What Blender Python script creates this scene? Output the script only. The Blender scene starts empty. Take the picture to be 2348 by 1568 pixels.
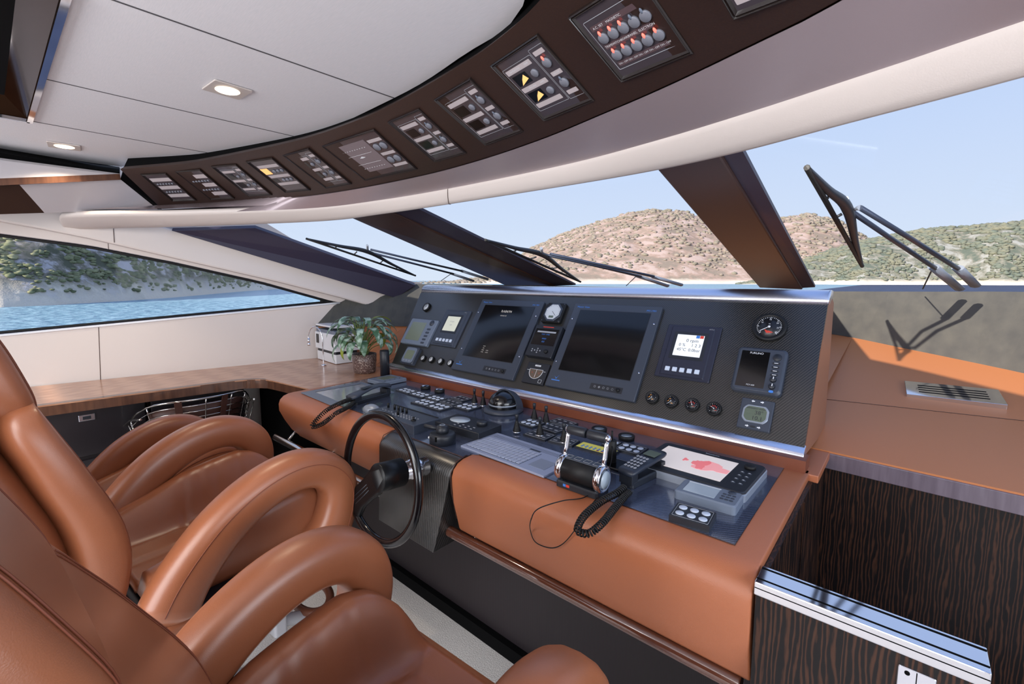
import bpy, bmesh, math, random
from mathutils import Vector, Matrix, noise
random.seed(7)
R = math.radians
scn = bpy.context.scene
COL = scn.collection

# ------------------------------------------------------------------ camera
IMW, IMH, FPX = 2348, 1568, 1051.0
PITCH = R(6.0); YAW = math.atan((2090 - 1174) / FPX); SHY = 33.54
CAM = Vector((0, 0, 1.60))
cd = bpy.data.cameras.new('camera'); cam = bpy.data.objects.new('camera', cd); COL.objects.link(cam)
cam.location = CAM; cam.rotation_euler = (R(90) - PITCH, 0, YAW)
cd.sensor_width = 36; cd.lens = 36 * FPX / IMW; cd.shift_y = -SHY / IMW; cd.clip_end = 6000; cd.clip_start = .01
scn.camera = cam

# ------------------------------------------------------------------ light
SUN_TRAVEL = Vector((.13, .90, -.43)).normalized()
SUN_E = 7.0; SKY_E = 1.0
sd = bpy.data.lights.new('sun', 'SUN'); sd.energy = SUN_E; sd.angle = R(.6); sd.color = (1, .91, .79)
so = bpy.data.objects.new('sun', sd); COL.objects.link(so); so.rotation_euler = SUN_TRAVEL.to_track_quat('-Z', 'Y').to_euler()
w = bpy.data.worlds.new('sky'); scn.world = w; w.use_nodes = True
nt = w.node_tree; nt.nodes.clear()
o_ = nt.nodes.new('ShaderNodeOutputWorld'); bg = nt.nodes.new('ShaderNodeBackground'); bg.inputs[1].default_value = SKY_E
tc = nt.nodes.new('ShaderNodeTexCoord'); sx = nt.nodes.new('ShaderNodeSeparateXYZ'); cr = nt.nodes.new('ShaderNodeValToRGB')
nt.links.new(tc.outputs['Generated'], sx.inputs[0]); nt.links.new(sx.outputs[2], cr.inputs[0])
nt.links.new(cr.outputs[0], bg.inputs[0]); nt.links.new(bg.outputs[0], o_.inputs[0])
el = cr.color_ramp.elements
el[0].position = 0.0; el[0].color = (.62, .71, .84, 1)
el[1].position = .9; el[1].color = (.28, .42, .80, 1)
e = cr.color_ramp.elements.new(.25); e.color = (.50, .62, .85, 1)

def area(name, loc, target, sx_, sy_, energy, color=(1, 1, 1)):
    d = bpy.data.lights.new(name, 'AREA'); d.shape = 'RECTANGLE'; d.size = sx_; d.size_y = sy_; d.energy = energy; d.color = color
    o = bpy.data.objects.new(name, d); COL.objects.link(o); o.location = loc
    o.rotation_euler = (Vector(target) - Vector(loc)).to_track_quat('-Z', 'Y').to_euler(); return o
area('saloon_daylight_fill', (-1.3, -2.6, 1.45), (-1.5, 2, 1.0), 3.6, 1.5, 112, (.90, .94, 1))  # added fill emulating daylight from openings aft of the view
area('starboard_daylight_fill', (1.75, .3, 1.55), (-2, .9, 1.0), 2.2, .7, 40, (.86, .92, 1))  # added fill emulating an unseen starboard window
area('saloon_overhead_fill', (-.9, -1.2, 2.25), (-1.6, .8, .6), 1.6, 1.0, 40, (1, .95, .90))  # added overhead fill to brighten the cabin, no fitting modelled
scn.view_settings.view_transform = 'Standard'; scn.view_settings.look = 'None'
scn.view_settings.exposure = .2; scn.view_settings.gamma = 1; scn.view_settings.use_curve_mapping = False

# ------------------------------------------------------------------ survey helpers: where a sight line meets a real plane
_f = Vector((-math.sin(YAW), math.cos(YAW), 0)); _r = Vector((math.cos(YAW), math.sin(YAW), 0))
FWD = _f * math.cos(PITCH) + Vector((0, 0, -math.sin(PITCH))); UPV = _f * math.sin(PITCH) + Vector((0, 0, math.cos(PITCH)))
def ray(px, py): return FWD + _r * ((px - IMW / 2) / FPX) + UPV * (-(py - (IMH / 2 - SHY)) / FPX)
def hit(px, py, n, p):
    d = ray(px, py); n = Vector(n); return CAM + d * ((Vector(p) - CAM).dot(n) / d.dot(n))
def PZ(px, py, z): return hit(px, py, (0, 0, 1), (0, 0, z))
def PX(px, py, x): return hit(px, py, (1, 0, 0), (x, 0, 0))
def PY(px, py, y): return hit(px, py, (0, 1, 0), (0, y, 0))
def frame(o, ex, ey):
    ex = Vector(ex).normalized(); ez = ex.cross(Vector(ey)).normalized(); ey = ez.cross(ex)
    m = Matrix((ex, ey, ez)).transposed().to_4x4(); m.translation = o; return m
def fit(n, p, c, rot=True):
    """corners back-left/TL, TR, BR, BL in the photo -> frame on plane, width, height"""
    a, b, cc, d = [hit(x, y, n, p) for x, y in c]
    xv = ((b - a) + (cc - d)) / 2; yv = ((a - d) + (b - cc)) / 2
    if not rot: xv = Vector((xv.length, 0, 0))
    ez = Vector(n).normalized()
    m = frame((a + b + cc + d) / 4, xv, ez.cross(xv)); return m, xv.length, yv.length
def T(x=0, y=0, z=0): return Matrix.Translation((x, y, z))
def RX(a): return Matrix.Rotation(R(a), 4, 'X')
def RY(a): return Matrix.Rotation(R(a), 4, 'Y')
def RZ(a): return Matrix.Rotation(R(a), 4, 'Z')
def catmull(pts, n=8, closed=False):
    P = [Vector(p) for p in pts]; out = []
    N = len(P); rng = range(N if closed else N - 1)
    for i in rng:
        if closed: p0, p1, p2, p3 = P[i - 1], P[i], P[(i + 1) % N], P[(i + 2) % N]
        else:
            p1, p2 = P[i], P[i + 1]; p0 = P[i - 1] if i else p1 * 2 - p2; p3 = P[i + 2] if i + 2 < N else p2 * 2 - p1
        for k in range(n):
            t = k / n; out.append(.5 * ((2 * p1) + (p2 - p0) * t + (2 * p0 - 5 * p1 + 4 * p2 - p3) * t * t + (3 * p1 - p0 - 3 * p2 + p3) * t ** 3))
    if not closed: out.append(P[-1].copy())
    return out
def lerp_at(pts, x):
    for a, b in zip(pts, pts[1:]):
        if x <= b[0] or b is pts[-1]:
            t = (x - a[0]) / (b[0] - a[0]); return [a[i] + (b[i] - a[i]) * t for i in range(len(a))]

# ------------------------------------------------------------------ mesh builder
class B:
    def __init__(s): s.v = []; s.f = []; s.s = []
    def add(s, vs, fs, M=None, smooth=False):
        o = len(s.v); s.v += [(M @ Vector(v)) if M else Vector(v) for v in vs]
        for f in fs: s.f.append([i + o for i in f]); s.s.append(smooth)
        return s
    def box(s, c, d, M=None):
        x, y, z = [k / 2 for k in d]; X, Y, Z_ = c
        vs = [(X + a * x, Y + b * y, Z_ + e * z) for a in (-1, 1) for b in (-1, 1) for e in (-1, 1)]
        return s.add(vs, [(0, 1, 3, 2), (4, 6, 7, 5), (0, 4, 5, 1), (2, 3, 7, 6), (0, 2, 6, 4), (1, 5, 7, 3)], M)
    def prism(s, poly, z0, z1, M=None, smooth=False, inset=0):
        n = len(poly); P = [Vector((p[0], p[1])) for p in poly]
        rings = [[(p.x, p.y, z0) for p in P]]
        if inset:
            c = sum(P, Vector((0, 0))) / n
            w_ = max(p.x for p in P) - min(p.x for p in P); h_ = max(p.y for p in P) - min(p.y for p in P)
            kx = 1 - 2 * inset / max(w_, 1e-6); ky = 1 - 2 * inset / max(h_, 1e-6)
            sg = 1 if z1 > z0 else -1
            rings.append([(p.x, p.y, z1 - inset * sg) for p in P])
            rings.append([(c.x + (p.x - c.x) * kx, c.y + (p.y - c.y) * ky, z1) for p in P])
        else: rings.append([(p.x, p.y, z1) for p in P])
        vs = [q for r_ in rings for q in r_]; fs = [list(range(n))[::-1], [len(vs) - n + i for i in range(n)]]
        o = len(s.f); s.add(vs, fs, M, False)
        base = len(s.v) - len(vs)
        for k in range(len(rings) - 1):
            for i in range(n):
                j = (i + 1) % n; s.f.append([base + k * n + i, base + k * n + j, base + (k + 1) * n + j, base + (k + 1) * n + i]); s.s.append(smooth)
        return s
    def rbox(s, w_, h_, z0, z1, r=.004, cx=0, cy=0, M=None, inset=0, n=4):
        return s.prism(rrect(w_, h_, r, cx, cy, n), z0, z1, M, smooth=False, inset=inset)
    def cyl(s, r, z0, z1, n=24, cx=0, cy=0, M=None, r2=None, inset=0):
        r2 = r if r2 is None else r2
        prof = [(0, z0), (r, z0), (r2, z1), (0, z1)]
        if inset: prof = [(0, z0), (r, z0), (r2, z1 - inset), (r2 - inset, z1), (0, z1)]
        return s.lathe(prof, n, (M or Matrix()) @ T(cx, cy, 0))
    def lathe(s, prof, n=32, M=None):
        vs = []; fs = []; m = len(prof)
        for i in range(n):
            a = 2 * math.pi * i / n
            for r, z in prof: vs.append((r * math.cos(a), r * math.sin(a), z))
        sm = []
        o = len(s.v); s.v += [(M @ Vector(v)) if M else Vector(v) for v in vs]
        for i in range(n):
            j = (i + 1) % n
            for k in range(m - 1):
                r0, r1 = prof[k][0], prof[k + 1][0]
                q = [i * m + k, j * m + k, j * m + k + 1, i * m + k + 1]
                if r0 < 1e-7: q = [q[0], q[2], q[3]]
                elif r1 < 1e-7: q = [q[0], q[1], q[2]]
                s.f.append([x + o for x in q]); s.s.append(True)
        return s
    def tube(s, path, r, n=10, closed=False, M=None, cap=True, flat=1.0):
        P = [Vector(p) for p in path]; N = len(P); vs = []
        rad = r if callable(r) else (lambda t: r)
        prev = None
        for i, p in enumerate(P):
            if closed: t = P[(i + 1) % N] - P[i - 1]
            else: t = P[min(i + 1, N - 1)] - P[max(i - 1, 0)]
            t.normalize()
            if prev is None:
                u = t.orthogonal() if abs(t.z) > .9 else Vector((0, 0, 1)).cross(t); u.normalize()
            else: u = (prev - t * prev.dot(t)).normalized()
            prev = u; v = t.cross(u); rr = rad(i / max(N - 1, 1))
            for k in range(n):
                a = 2 * math.pi * k / n; vs.append(p + u * (rr * math.cos(a)) + v * (rr * flat * math.sin(a)))
        fs = []
        for i in range(N if closed else N - 1):
            j = (i + 1) % N
            for k in range(n): l = (k + 1) % n; fs.append((i * n + k, i * n + l, j * n + l, j * n + k))
        s.add(vs, fs, M, True)
        if cap and not closed: o = len(s.v) - len(vs); s.f.append([o + k for k in range(n)][::-1]); s.f.append([o + (N - 1) * n + k for k in range(n)]); s.s += [False, False]
        return s
    def loft(s, rings, M=None, cap=True, closed=False, smooth=True):
        n = len(rings[0]); vs = [p for r_ in rings for p in r_]; fs = []
        m = len(rings)
        for i in range(m if closed else m - 1):
            j = (i + 1) % m
            for k in range(n): l = (k + 1) % n; fs.append((i * n + k, i * n + l, j * n + l, j * n + k))
        s.add(vs, fs, M, smooth)
        if cap and not closed: o = len(s.v) - len(vs); s.f.append([o + k for k in range(n)][::-1]); s.f.append([o + (m - 1) * n + k for k in range(n)]); s.s += [smooth, smooth]
        return s
    def strip(s, A, C, M=None, smooth=True):
        n = len(A); return s.add(list(A) + list(C), [(i, i + 1, n + i + 1, n + i) for i in range(n - 1)], M, smooth)
    def quad(s, a, b, c, d, M=None): return s.add([a, b, c, d], [(0, 1, 2, 3)], M)
    def sphere(s, r, c=(0, 0, 0), n=16, sc=(1, 1, 1), M=None):
        prof = [(r * math.sin(math.pi * k / (n // 2)), -r * math.cos(math.pi * k / (n // 2))) for k in range(n // 2 + 1)]
        prof[0] = (0, -r); prof[-1] = (0, r)
        return s.lathe(prof, n, (M or Matrix()) @ T(*c) @ Matrix.Diagonal((*sc, 1)))
def rrect(w_, h_, r, cx=0, cy=0, n=4):
    r = min(r, w_ / 2 - 1e-5, h_ / 2 - 1e-5); out = []
    for sx_, sy_, a0 in ((1, 1, 0), (-1, 1, 90), (-1, -1, 180), (1, -1, 270)):
        for k in range(n + 1):
            a = R(a0 + 90 * k / n); out.append((cx + sx_ * (w_ / 2 - r) + r * math.cos(a), cy + sy_ * (h_ / 2 - r) + r * math.sin(a)))
    return out

def obj(name, b, m, parent=None, bevel=0, label=None, subs=0, recalc=True, kind=None, M=None):
    me = bpy.data.meshes.new(name); me.from_pydata([tuple(v) for v in b.v], [], b.f)
    me.polygons.foreach_set('use_smooth', b.s); me.update()
    if recalc:
        bm = bmesh.new(); bm.from_mesh(me); bmesh.ops.remove_doubles(bm, verts=bm.verts, dist=1e-6); bmesh.ops.recalc_face_normals(bm, faces=bm.faces); bm.to_mesh(me); bm.free()
    me.materials.append(m)
    o = bpy.data.objects.new(name, me); COL.objects.link(o)
    if parent: o.parent = parent
    if M: o.matrix_local = M
    if label: o['label'] = label
    if kind: o['kind'] = kind
    if bevel:
        md = o.modifiers.new('bevel', 'BEVEL'); md.width = bevel; md.segments = 2; md.limit_method = 'ANGLE'; md.angle_limit = R(40)
    if subs: md = o.modifiers.new('sub', 'SUBSURF'); md.levels = subs; md.render_levels = subs
    return o
def thing(name, label, cat, M=None, group=None):
    o = bpy.data.objects.new(name, None); COL.objects.link(o); o.empty_display_size = .02
    if M is not None: o.matrix_world = M if isinstance(M, Matrix) else T(*M)
    o['label'] = label; o['category'] = cat
    if group: o['group'] = group
    return o
def struct(name, b, m, parent=None, **k):
    o = obj(name, b, m, parent, **k)
    if not parent: o['kind'] = 'structure'
    return o
def tag(o, label, cat, group=None, kind=None):
    o['label'] = label; o['category'] = cat
    if group: o['group'] = group
    if kind: o['kind'] = kind
    return o
def dup(o, M=None, parent=None, label=None):
    c = o.copy(); COL.objects.link(c)
    if parent: c.parent = parent
    for ch in list(o.children): dup(ch, None, c)
    if M is not None: c.matrix_world = M
    if label: c['label'] = label
    return c
_tc = {}
def lettering(items, m, parent, name='lettering', ex=.0002):
    """items: (text, size, x, y, z[, align, rotation])"""
    bm = bmesh.new()
    for it in items:
        s_, size, x, y, z = it[:5]; al = it[5] if len(it) > 5 else 'CENTER'; rt = it[6] if len(it) > 6 else 0
        cu = bpy.data.curves.new('t', 'FONT'); cu.body = s_; cu.size = size; cu.align_x = al; cu.align_y = 'CENTER'; cu.resolution_u = 3
        to = bpy.data.objects.new('t', cu); COL.objects.link(to)
        dg = bpy.context.evaluated_depsgraph_get(); me = bpy.data.meshes.new_from_object(to.evaluated_get(dg))
        me.transform(T(x, y, z + ex) @ RZ(rt)); bm.from_mesh(me)
        bpy.data.objects.remove(to); bpy.data.curves.remove(cu); bpy.data.meshes.remove(me)
    me = bpy.data.meshes.new(name); bm.to_mesh(me); bm.free(); me.materials.append(m)
    o = bpy.data.objects.new(name, me); COL.objects.link(o); o.parent = parent; return o

# ------------------------------------------------------------------ materials
def lin(c):
    c = [k / 255 for k in c]; return tuple((k / 12.92 if k <= .04045 else ((k + .055) / 1.055) ** 2.4) for k in c) + (1,)
def mat(name, c, rough=.5, metal=0, spec=.5, coat=0, coat_r=.05, em=None, es=0, bump=None, var=None, sheen=0):
    m = bpy.data.materials.new(name); m.use_nodes = True; N = m.node_tree.nodes; L = m.node_tree.links; p = N['Principled BSDF']
    p.inputs['Base Color'].default_value = lin(c); p.inputs['Roughness'].default_value = rough; p.inputs['Metallic'].default_value = metal
    p.inputs['Specular IOR Level'].default_value = spec; p.inputs['Coat Weight'].default_value = coat; p.inputs['Coat Roughness'].default_value = coat_r
    if sheen: p.inputs['Sheen Weight'].default_value = sheen
    if em: p.inputs['Emission Color'].default_value = lin(em); p.inputs['Emission Strength'].default_value = es
    if bump or var:
        t = N.new('ShaderNodeTexCoord')
    if bump:   # (scale, strength, stretch)
        mp = N.new('ShaderNodeMapping'); mp.inputs['Scale'].default_value = bump[2] if len(bump) > 2 else (1, 1, 1); L.new(t.outputs['Object'], mp.inputs[0])
        n = N.new('ShaderNodeTexNoise'); n.inputs['Scale'].default_value = bump[0]; n.inputs['Detail'].default_value = 3; L.new(mp.outputs[0], n.inputs[0])
        b_ = N.new('ShaderNodeBump'); b_.inputs['Strength'].default_value = bump[1]; b_.inputs['Distance'].default_value = .002
        L.new(n.outputs[0], b_.inputs['Height']); L.new(b_.outputs[0], p.inputs['Normal'])
    if var:    # (scale, other colour, stretch, lo, hi)
        mp = N.new('ShaderNodeMapping'); mp.inputs['Scale'].default_value = var[2]; L.new(t.outputs['Object'], mp.inputs[0])
        n = N.new('ShaderNodeTexNoise'); n.inputs['Scale'].default_value = var[0]; n.inputs['Detail'].default_value = 6; L.new(mp.outputs[0], n.inputs[0])
        r_ = N.new('ShaderNodeValToRGB'); r_.color_ramp.elements[0].position = var[3]; r_.color_ramp.elements[1].position = var[4]
        r_.color_ramp.elements[0].color = lin(c); r_.color_ramp.elements[1].color = lin(var[1])
        L.new(n.outputs[0], r_.inputs[0]); L.new(r_.outputs[0], p.inputs['Base Color'])
    return m
def wave_mat(name, c1, c2, scale, dist, dscale, rot=(0, 0, 0), stretch=(1, 1, 1), rough=.3, coat=0, lo=.2, hi=.8, coat_r=.08, spec=.5, bump=0, prof='SIN'):
    m = mat(name, c1, rough, coat=coat, coat_r=coat_r, spec=spec); N = m.node_tree.nodes; L = m.node_tree.links; p = N['Principled BSDF']
    t = N.new('ShaderNodeTexCoord'); mp = N.new('ShaderNodeMapping'); mp.inputs['Rotation'].default_value = rot; mp.inputs['Scale'].default_value = stretch
    L.new(t.outputs['Object'], mp.inputs[0]); wv = N.new('ShaderNodeTexWave'); wv.inputs['Scale'].default_value = scale
    wv.inputs['Distortion'].default_value = dist; wv.inputs['Detail'].default_value = 3; wv.inputs['Detail Scale'].default_value = dscale; wv.wave_profile = prof
    L.new(mp.outputs[0], wv.inputs[0]); r_ = N.new('ShaderNodeValToRGB'); r_.color_ramp.elements[0].position = lo; r_.color_ramp.elements[1].position = hi
    r_.color_ramp.elements[0].color = lin(c1); r_.color_ramp.elements[1].color = lin(c2)
    L.new(wv.outputs[0], r_.inputs[0]); L.new(r_.outputs[0], p.inputs['Base Color'])
    if bump:
        b_ = N.new('ShaderNodeBump'); b_.inputs['Strength'].default_value = bump; b_.inputs['Distance'].default_value = .001
        L.new(wv.outputs[0], b_.inputs['Height']); L.new(b_.outputs[0], p.inputs['Normal'])
    return m
def glass(name, fac=.06, tint=(1, 1, 1, 1)):
    m = bpy.data.materials.new(name); m.use_nodes = True; N = m.node_tree.nodes; L = m.node_tree.links; N.clear()
    o = N.new('ShaderNodeOutputMaterial'); mx = N.new('ShaderNodeMixShader'); a = N.new('ShaderNodeBsdfTransparent'); g = N.new('ShaderNodeBsdfGlossy')
    a.inputs[0].default_value = tint; g.inputs['Roughness'].default_value = 0.01; mx.inputs[0].default_value = fac
    L.new(a.outputs[0], mx.inputs[1]); L.new(g.outputs[0], mx.inputs[2]); L.new(mx.outputs[0], o.inputs[0]); return m

LEATHER = mat('tan_leather', (152, 92, 61), .36, spec=.6, coat=.2, coat_r=.3, bump=(700, .14), var=(6, (144, 85, 55), (1, 1, 1), .3, .7))
PAD = mat('console_leather', (166, 99, 66), .38, spec=.5, bump=(600, .25))
DECK = mat('deck_leather', (184, 116, 72), .5, spec=.35, bump=(30, .05, (1, 6, 1)))
STITCH = mat('stitching_thread', (120, 62, 40), .6)
SEAM = mat('dark_piping', (60, 30, 20), .5)
CARBON = wave_mat('carbon_fibre', (13, 13, 14), (52, 50, 47), 38, 0, 1, rot=(0, 0, R(38)), rough=.33, coat=.7, coat_r=.3, lo=.35, hi=.65, bump=.15)
CARBONG = wave_mat('sky_sheen_carbon_fibre', (58, 66, 86), (88, 98, 124), 38, 0, 1, rot=(0, 0, R(38)), rough=.26, coat=1, coat_r=.08, lo=.35, hi=.65, bump=.1)  # raised bluish base stands in for sky reflected in black carbon
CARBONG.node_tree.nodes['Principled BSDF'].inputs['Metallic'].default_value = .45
EBONY = wave_mat('ebony_veneer', (13, 8, 9), (66, 40, 27), 30, 9, 1.6, rot=(0, 0, 0), stretch=(1, 1, .14), rough=.42, coat=.08, coat_r=.15, spec=.3, lo=.5, hi=1.0)
EBONYH = mat('ebony_edge', (92, 80, 90), .35, coat=.2, var=(60, (112, 100, 110), (1, .1, .1), .3, .7))
RIB = wave_mat('ribbed_veneer', (22, 17, 20), (40, 32, 36), 60, .3, 1, rough=.5, lo=.2, hi=.8)
COUNTER = wave_mat('counter_wood', (172, 122, 92), (192, 144, 114), 3.2, 6, 2, rot=(0, 0, R(90)), stretch=(3, .6, 1), rough=.28, coat=.35, coat_r=.15, lo=.1, hi=.9)
CEDGE = mat('counter_edge_wood', (78, 50, 38), .28, coat=.4, coat_r=.12, var=(40, (104, 70, 52), (1, 1, .12), .35, .65))
WENGE = mat('overhead_wenge', (42, 28, 24), .36, spec=.4, coat=.22, coat_r=.25, bump=(90, .08, (1, 14, 14)), var=(60, (54, 36, 29), (1, 12, 12), .35, .7))
SOFFIT = mat('soffit_wenge_pale_sheen', (176, 160, 164), .24, metal=.35, spec=.7, coat=.6, coat_r=.22, bump=(60, .12, (.6, 30, 30)))  # pale base stands in for window reflections on dark satin wenge
CREAM = mat('cream_leather', (212, 202, 196), .5, spec=.35, bump=(300, .1))
CREAMW = mat('cream_wall_leather', (212, 202, 196), .55, spec=.3, bump=(300, .1))
CEIL = mat('ceiling_fabric', (238, 236, 240), .42, spec=.4, bump=(38, .12, (9, 1, 1)), var=(30, (230, 230, 234), (1, 12, 1), .3, .7))
GREY = mat('grey_fabric', (74, 74, 73), .8, spec=.1, bump=(200, .3), var=(12, (86, 85, 81), (1, 1, 1), .3, .7))
MULL = mat('mullion_brown', (58, 36, 28), .42, spec=.4, coat=.3, coat_r=.3)
NAVY = mat('navy_pillar', (52, 48, 66), .45, spec=.35)
BLACKP = mat('black_plastic', (32, 35, 42), .42, spec=.45)
GREYP = mat('dark_grey_plastic', (54, 60, 72), .42, spec=.45)
MIDP = mat('grey_plastic', (106, 116, 132), .42, spec=.45)
SILVP = mat('silver_plastic', (140, 148, 160), .35, spec=.5, metal=.3)
GLOSSB = mat('gloss_black', (5, 6, 10), .22, spec=.4, coat=.35, coat_r=.05)
RUBBER = mat('black_rubber', (16, 16, 18), .55, spec=.35)
VOID = mat('black_void', (4, 4, 5), .8, spec=.1)
CHROME = mat('chrome', (225, 226, 232), .06, metal=1)
BRUSHED = mat('satin_steel', (228, 230, 240), .26, metal=1)
NICKEL = mat('polished_nickel', (200, 196, 192), .12, metal=1)
SCREEN = mat('dark_screen', (10, 11, 13), .12, spec=.6)
LCD = mat('lcd_screen', (88, 98, 84), .2, spec=.5)
LCDG = mat('green_lcd_screen', (112, 120, 104), .2, spec=.5)
LCDL = mat('pale_lcd_screen', (168, 180, 190), .18, spec=.5)
LIT = mat('lit_white_screen', (200, 204, 208), .3, em=(222, 226, 232), es=.55)
MAP = mat('chart_screen', (214, 205, 200), .3, em=(226, 214, 208), es=.35)
MAPR = mat('chart_red_area', (226, 120, 122), .3, em=(232, 120, 124), es=.35)
MAPR2 = mat('chart_pink_area', (238, 160, 160), .3, em=(238, 160, 160), es=.35)
WHITEB = mat('white_button', (196, 206, 222), .35)
WHITEP = mat('white_plastic', (226, 228, 232), .4, spec=.4)
WHITET = mat('white_print', (214, 216, 220), .5)
GREYT = mat('grey_print', (150, 152, 158), .5)
DARKT = mat('dark_print', (40, 40, 44), .5)
BLUET = mat('blue_print', (60, 120, 200), .5)
REDT = mat('red_print', (206, 62, 46), .5)
ORANGET = mat('amber_print', (222, 150, 70), .5, em=(222, 150, 70), es=.3)
REDLED = mat('red_lamp', (255, 120, 100), .4, em=(255, 96, 84), es=1.3)
AMBER = mat('amber_lit_window', (240, 190, 120), .4, em=(250, 186, 110), es=.55)
DIAL = mat('gauge_dial', (24, 24, 28), .35)
DIALW = mat('pale_gauge_dial', (190, 194, 198), .35)
GAUGEG = glass('gauge_glass', .10)
YELLOW = mat('yellow_label', (224, 214, 96), .5)
KNOBG = mat('grey_knob', (120, 122, 132), .4)
BULB = mat('lamp_diffuser', (255, 244, 225), .4, em=(255, 232, 200), es=5)
POTM = mat('mosaic_pot', (92, 70, 66), .35, bump=(140, .8), var=(160, (176, 160, 150), (1, 1, 1), .55, .6))
LEAF = mat('variegated_leaf', (74, 108, 80), .38, spec=.5, var=(34, (170, 194, 178), (1, 1, 1), .45, .62))
LEAFY = mat('yellow_green_leaf', (138, 150, 52), .4, var=(30, (92, 128, 52), (1, 1, 1), .4, .7))
STEM = mat('plant_stem', (104, 122, 66), .5)
CARPET = mat('pale_carpet', (214, 210, 206), .95, spec=.05, bump=(180, 1.0), var=(240, (190, 186, 182), (1, 1, 1), .4, .6))
BRONZE = mat('bronze_mirror', (62, 40, 26), .06, metal=.9)
WGLASS = glass('window_glass', .022)

SATB = mat('satin_black', (7, 8, 11), .38, spec=.3)

# ================================================================== SETTING
def slab(q, th, b=None):
    b = b or B(); q = [Vector(p) for p in q]; n = (q[1] - q[0]).cross(q[-1] - q[0]).normalized() * th
    m = len(q); vs = q + [p + n for p in q]
    return b.add(vs, [list(range(m))[::-1], [m + i for i in range(m)]] + [(i, (i + 1) % m, m + (i + 1) % m, m + i) for i in range(m)])
struct('floor', B().box((-1.2, -.66, -.03), (7.6, 4.0, .06)), CARPET)
struct('floor_forward', B().box((-1.2, 2.3, -.035), (7.6, 1.92, .06)), RIB)
# --- ceiling: long fabric boards with open joints, skylight recess over the aft part
CE = catmull([PZ(275, 383, 2.3), PZ(475, 362, 2.3), PZ(668, 328, 2.3), PZ(905, 224, 2.3), PZ(1060, 128, 2.3), PZ(1196, 20, 2.3), (-.45, .62, 2.3), (-.1, .40, 2.3), (.4, -.1, 2.3)], 8)
def ce_y(x):
    for a, b_ in zip(CE, CE[1:]):
        if a.x <= x <= b_.x: return a.y + (b_.y - a.y) * (x - a.x) / (b_.x - a.x)
    return CE[0].y if x < CE[0].x else -.1
SK = .19; cb = B()
def board(x0, x1, y0):
    n = 10; g = .004; x0 += g; x1 -= g; xs = [x0 + (x1 - x0) * i / n for i in range(n + 1)]
    lo = [Vector((x, y0, 2.3)) for x in xs]; hi = [Vector((x, ce_y(x), 2.3)) for x in xs]; up = Vector((0, 0, .03))
    cb.strip(lo, hi, smooth=False); cb.strip([p + up for p in lo], [p + up for p in hi], smooth=False)
    cb.strip(hi, [p + up for p in hi], smooth=False); cb.strip(lo, [p + up for p in lo], smooth=False)
    for a, c in ((lo[0], hi[0]), (lo[-1], hi[-1])): cb.quad(a, c, c + up, a + up)
xl = [-3.80, -3.01, -2.35, -1.57, -.72, .15, 1.0, 1.88]
for a, b_ in zip(xl, xl[1:]): board(a, b_, SK if -3.02 < a < -1.6 else -3)
for x0, x1 in ((-3.01, -1.57),): cb.box(((x0 + x1) / 2, -2.1, 2.315), (x1 - x0 - .005, 1.8, .03))
ceil = struct('ceiling', cb, CEIL, recalc=True); JT = mat('joint_shadow_line', (84, 82, 86), .7)
for x in xl[1:-1]: y0_ = SK if -3.05 < x < -1.5 else -3; obj('joint', B().box((x, (y0_ + ce_y(x)) / 2, 2.2995), (.0075 if x < -2.9 else .0055, ce_y(x) - y0_, .0012)), JT, ceil)
rb = B().box((-1.35, -1.75, 2.50), (6.6, 2.5, .05)); struct('sun_block_roof', rb, VOID)  # unseen roof slab added to keep the sun out
struct('ceiling_void_board', B().box((-1.35, -.9, 2.37), (6.4, 2.2, .02)), VOID)
# skylight: chrome lip, bronze mirrored slopes, pale blind
sk = thing('skylight', 'ceiling skylight recess with bronze mirrored slopes and polished chrome lip', 'skylight', T(-2.3, -.5, 2.3))
X0, X1, Y0, Y1 = -3.0, -1.60, -1.2, SK
def wm(p): return Matrix(p.matrix_world.inverted())
out = [Vector((X0, Y0, 2.296)), Vector((X1, Y0, 2.296)), Vector((X1, Y1, 2.296)), Vector((X0, Y1, 2.296))]
inn = [Vector((X0 + .14, Y0 + .14, 2.385)), Vector((X1 - .14, Y0 + .14, 2.385)), Vector((X1 - .14, Y1 - .10, 2.385)), Vector((X0 + .14, Y1 - .10, 2.385))]
b = B(); [b.quad(out[i], out[(i + 1) % 4], inn[(i + 1) % 4], inn[i]) for i in range(4)]; obj('slope', b, BRONZE, sk, M=wm(sk))
b = B(); b.quad(*[p + Vector((0, 0, .003)) for p in inn]); obj('blind', b, CEIL, sk, M=wm(sk), recalc=False)
b = B(); w_ = .009
for c, d in (((X0 + X1) / 2, Y0), ((X0 + X1) / 2, Y1)): b.box((c, d, 2.295), (X1 - X0 + .02, w_ * 2, .014))
for c in (X0, X1): b.box((c, (Y0 + Y1) / 2, 2.295), (w_ * 2, Y1 - Y0, .014))
obj('lip', b, CHROME, sk, M=wm(sk))
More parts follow.
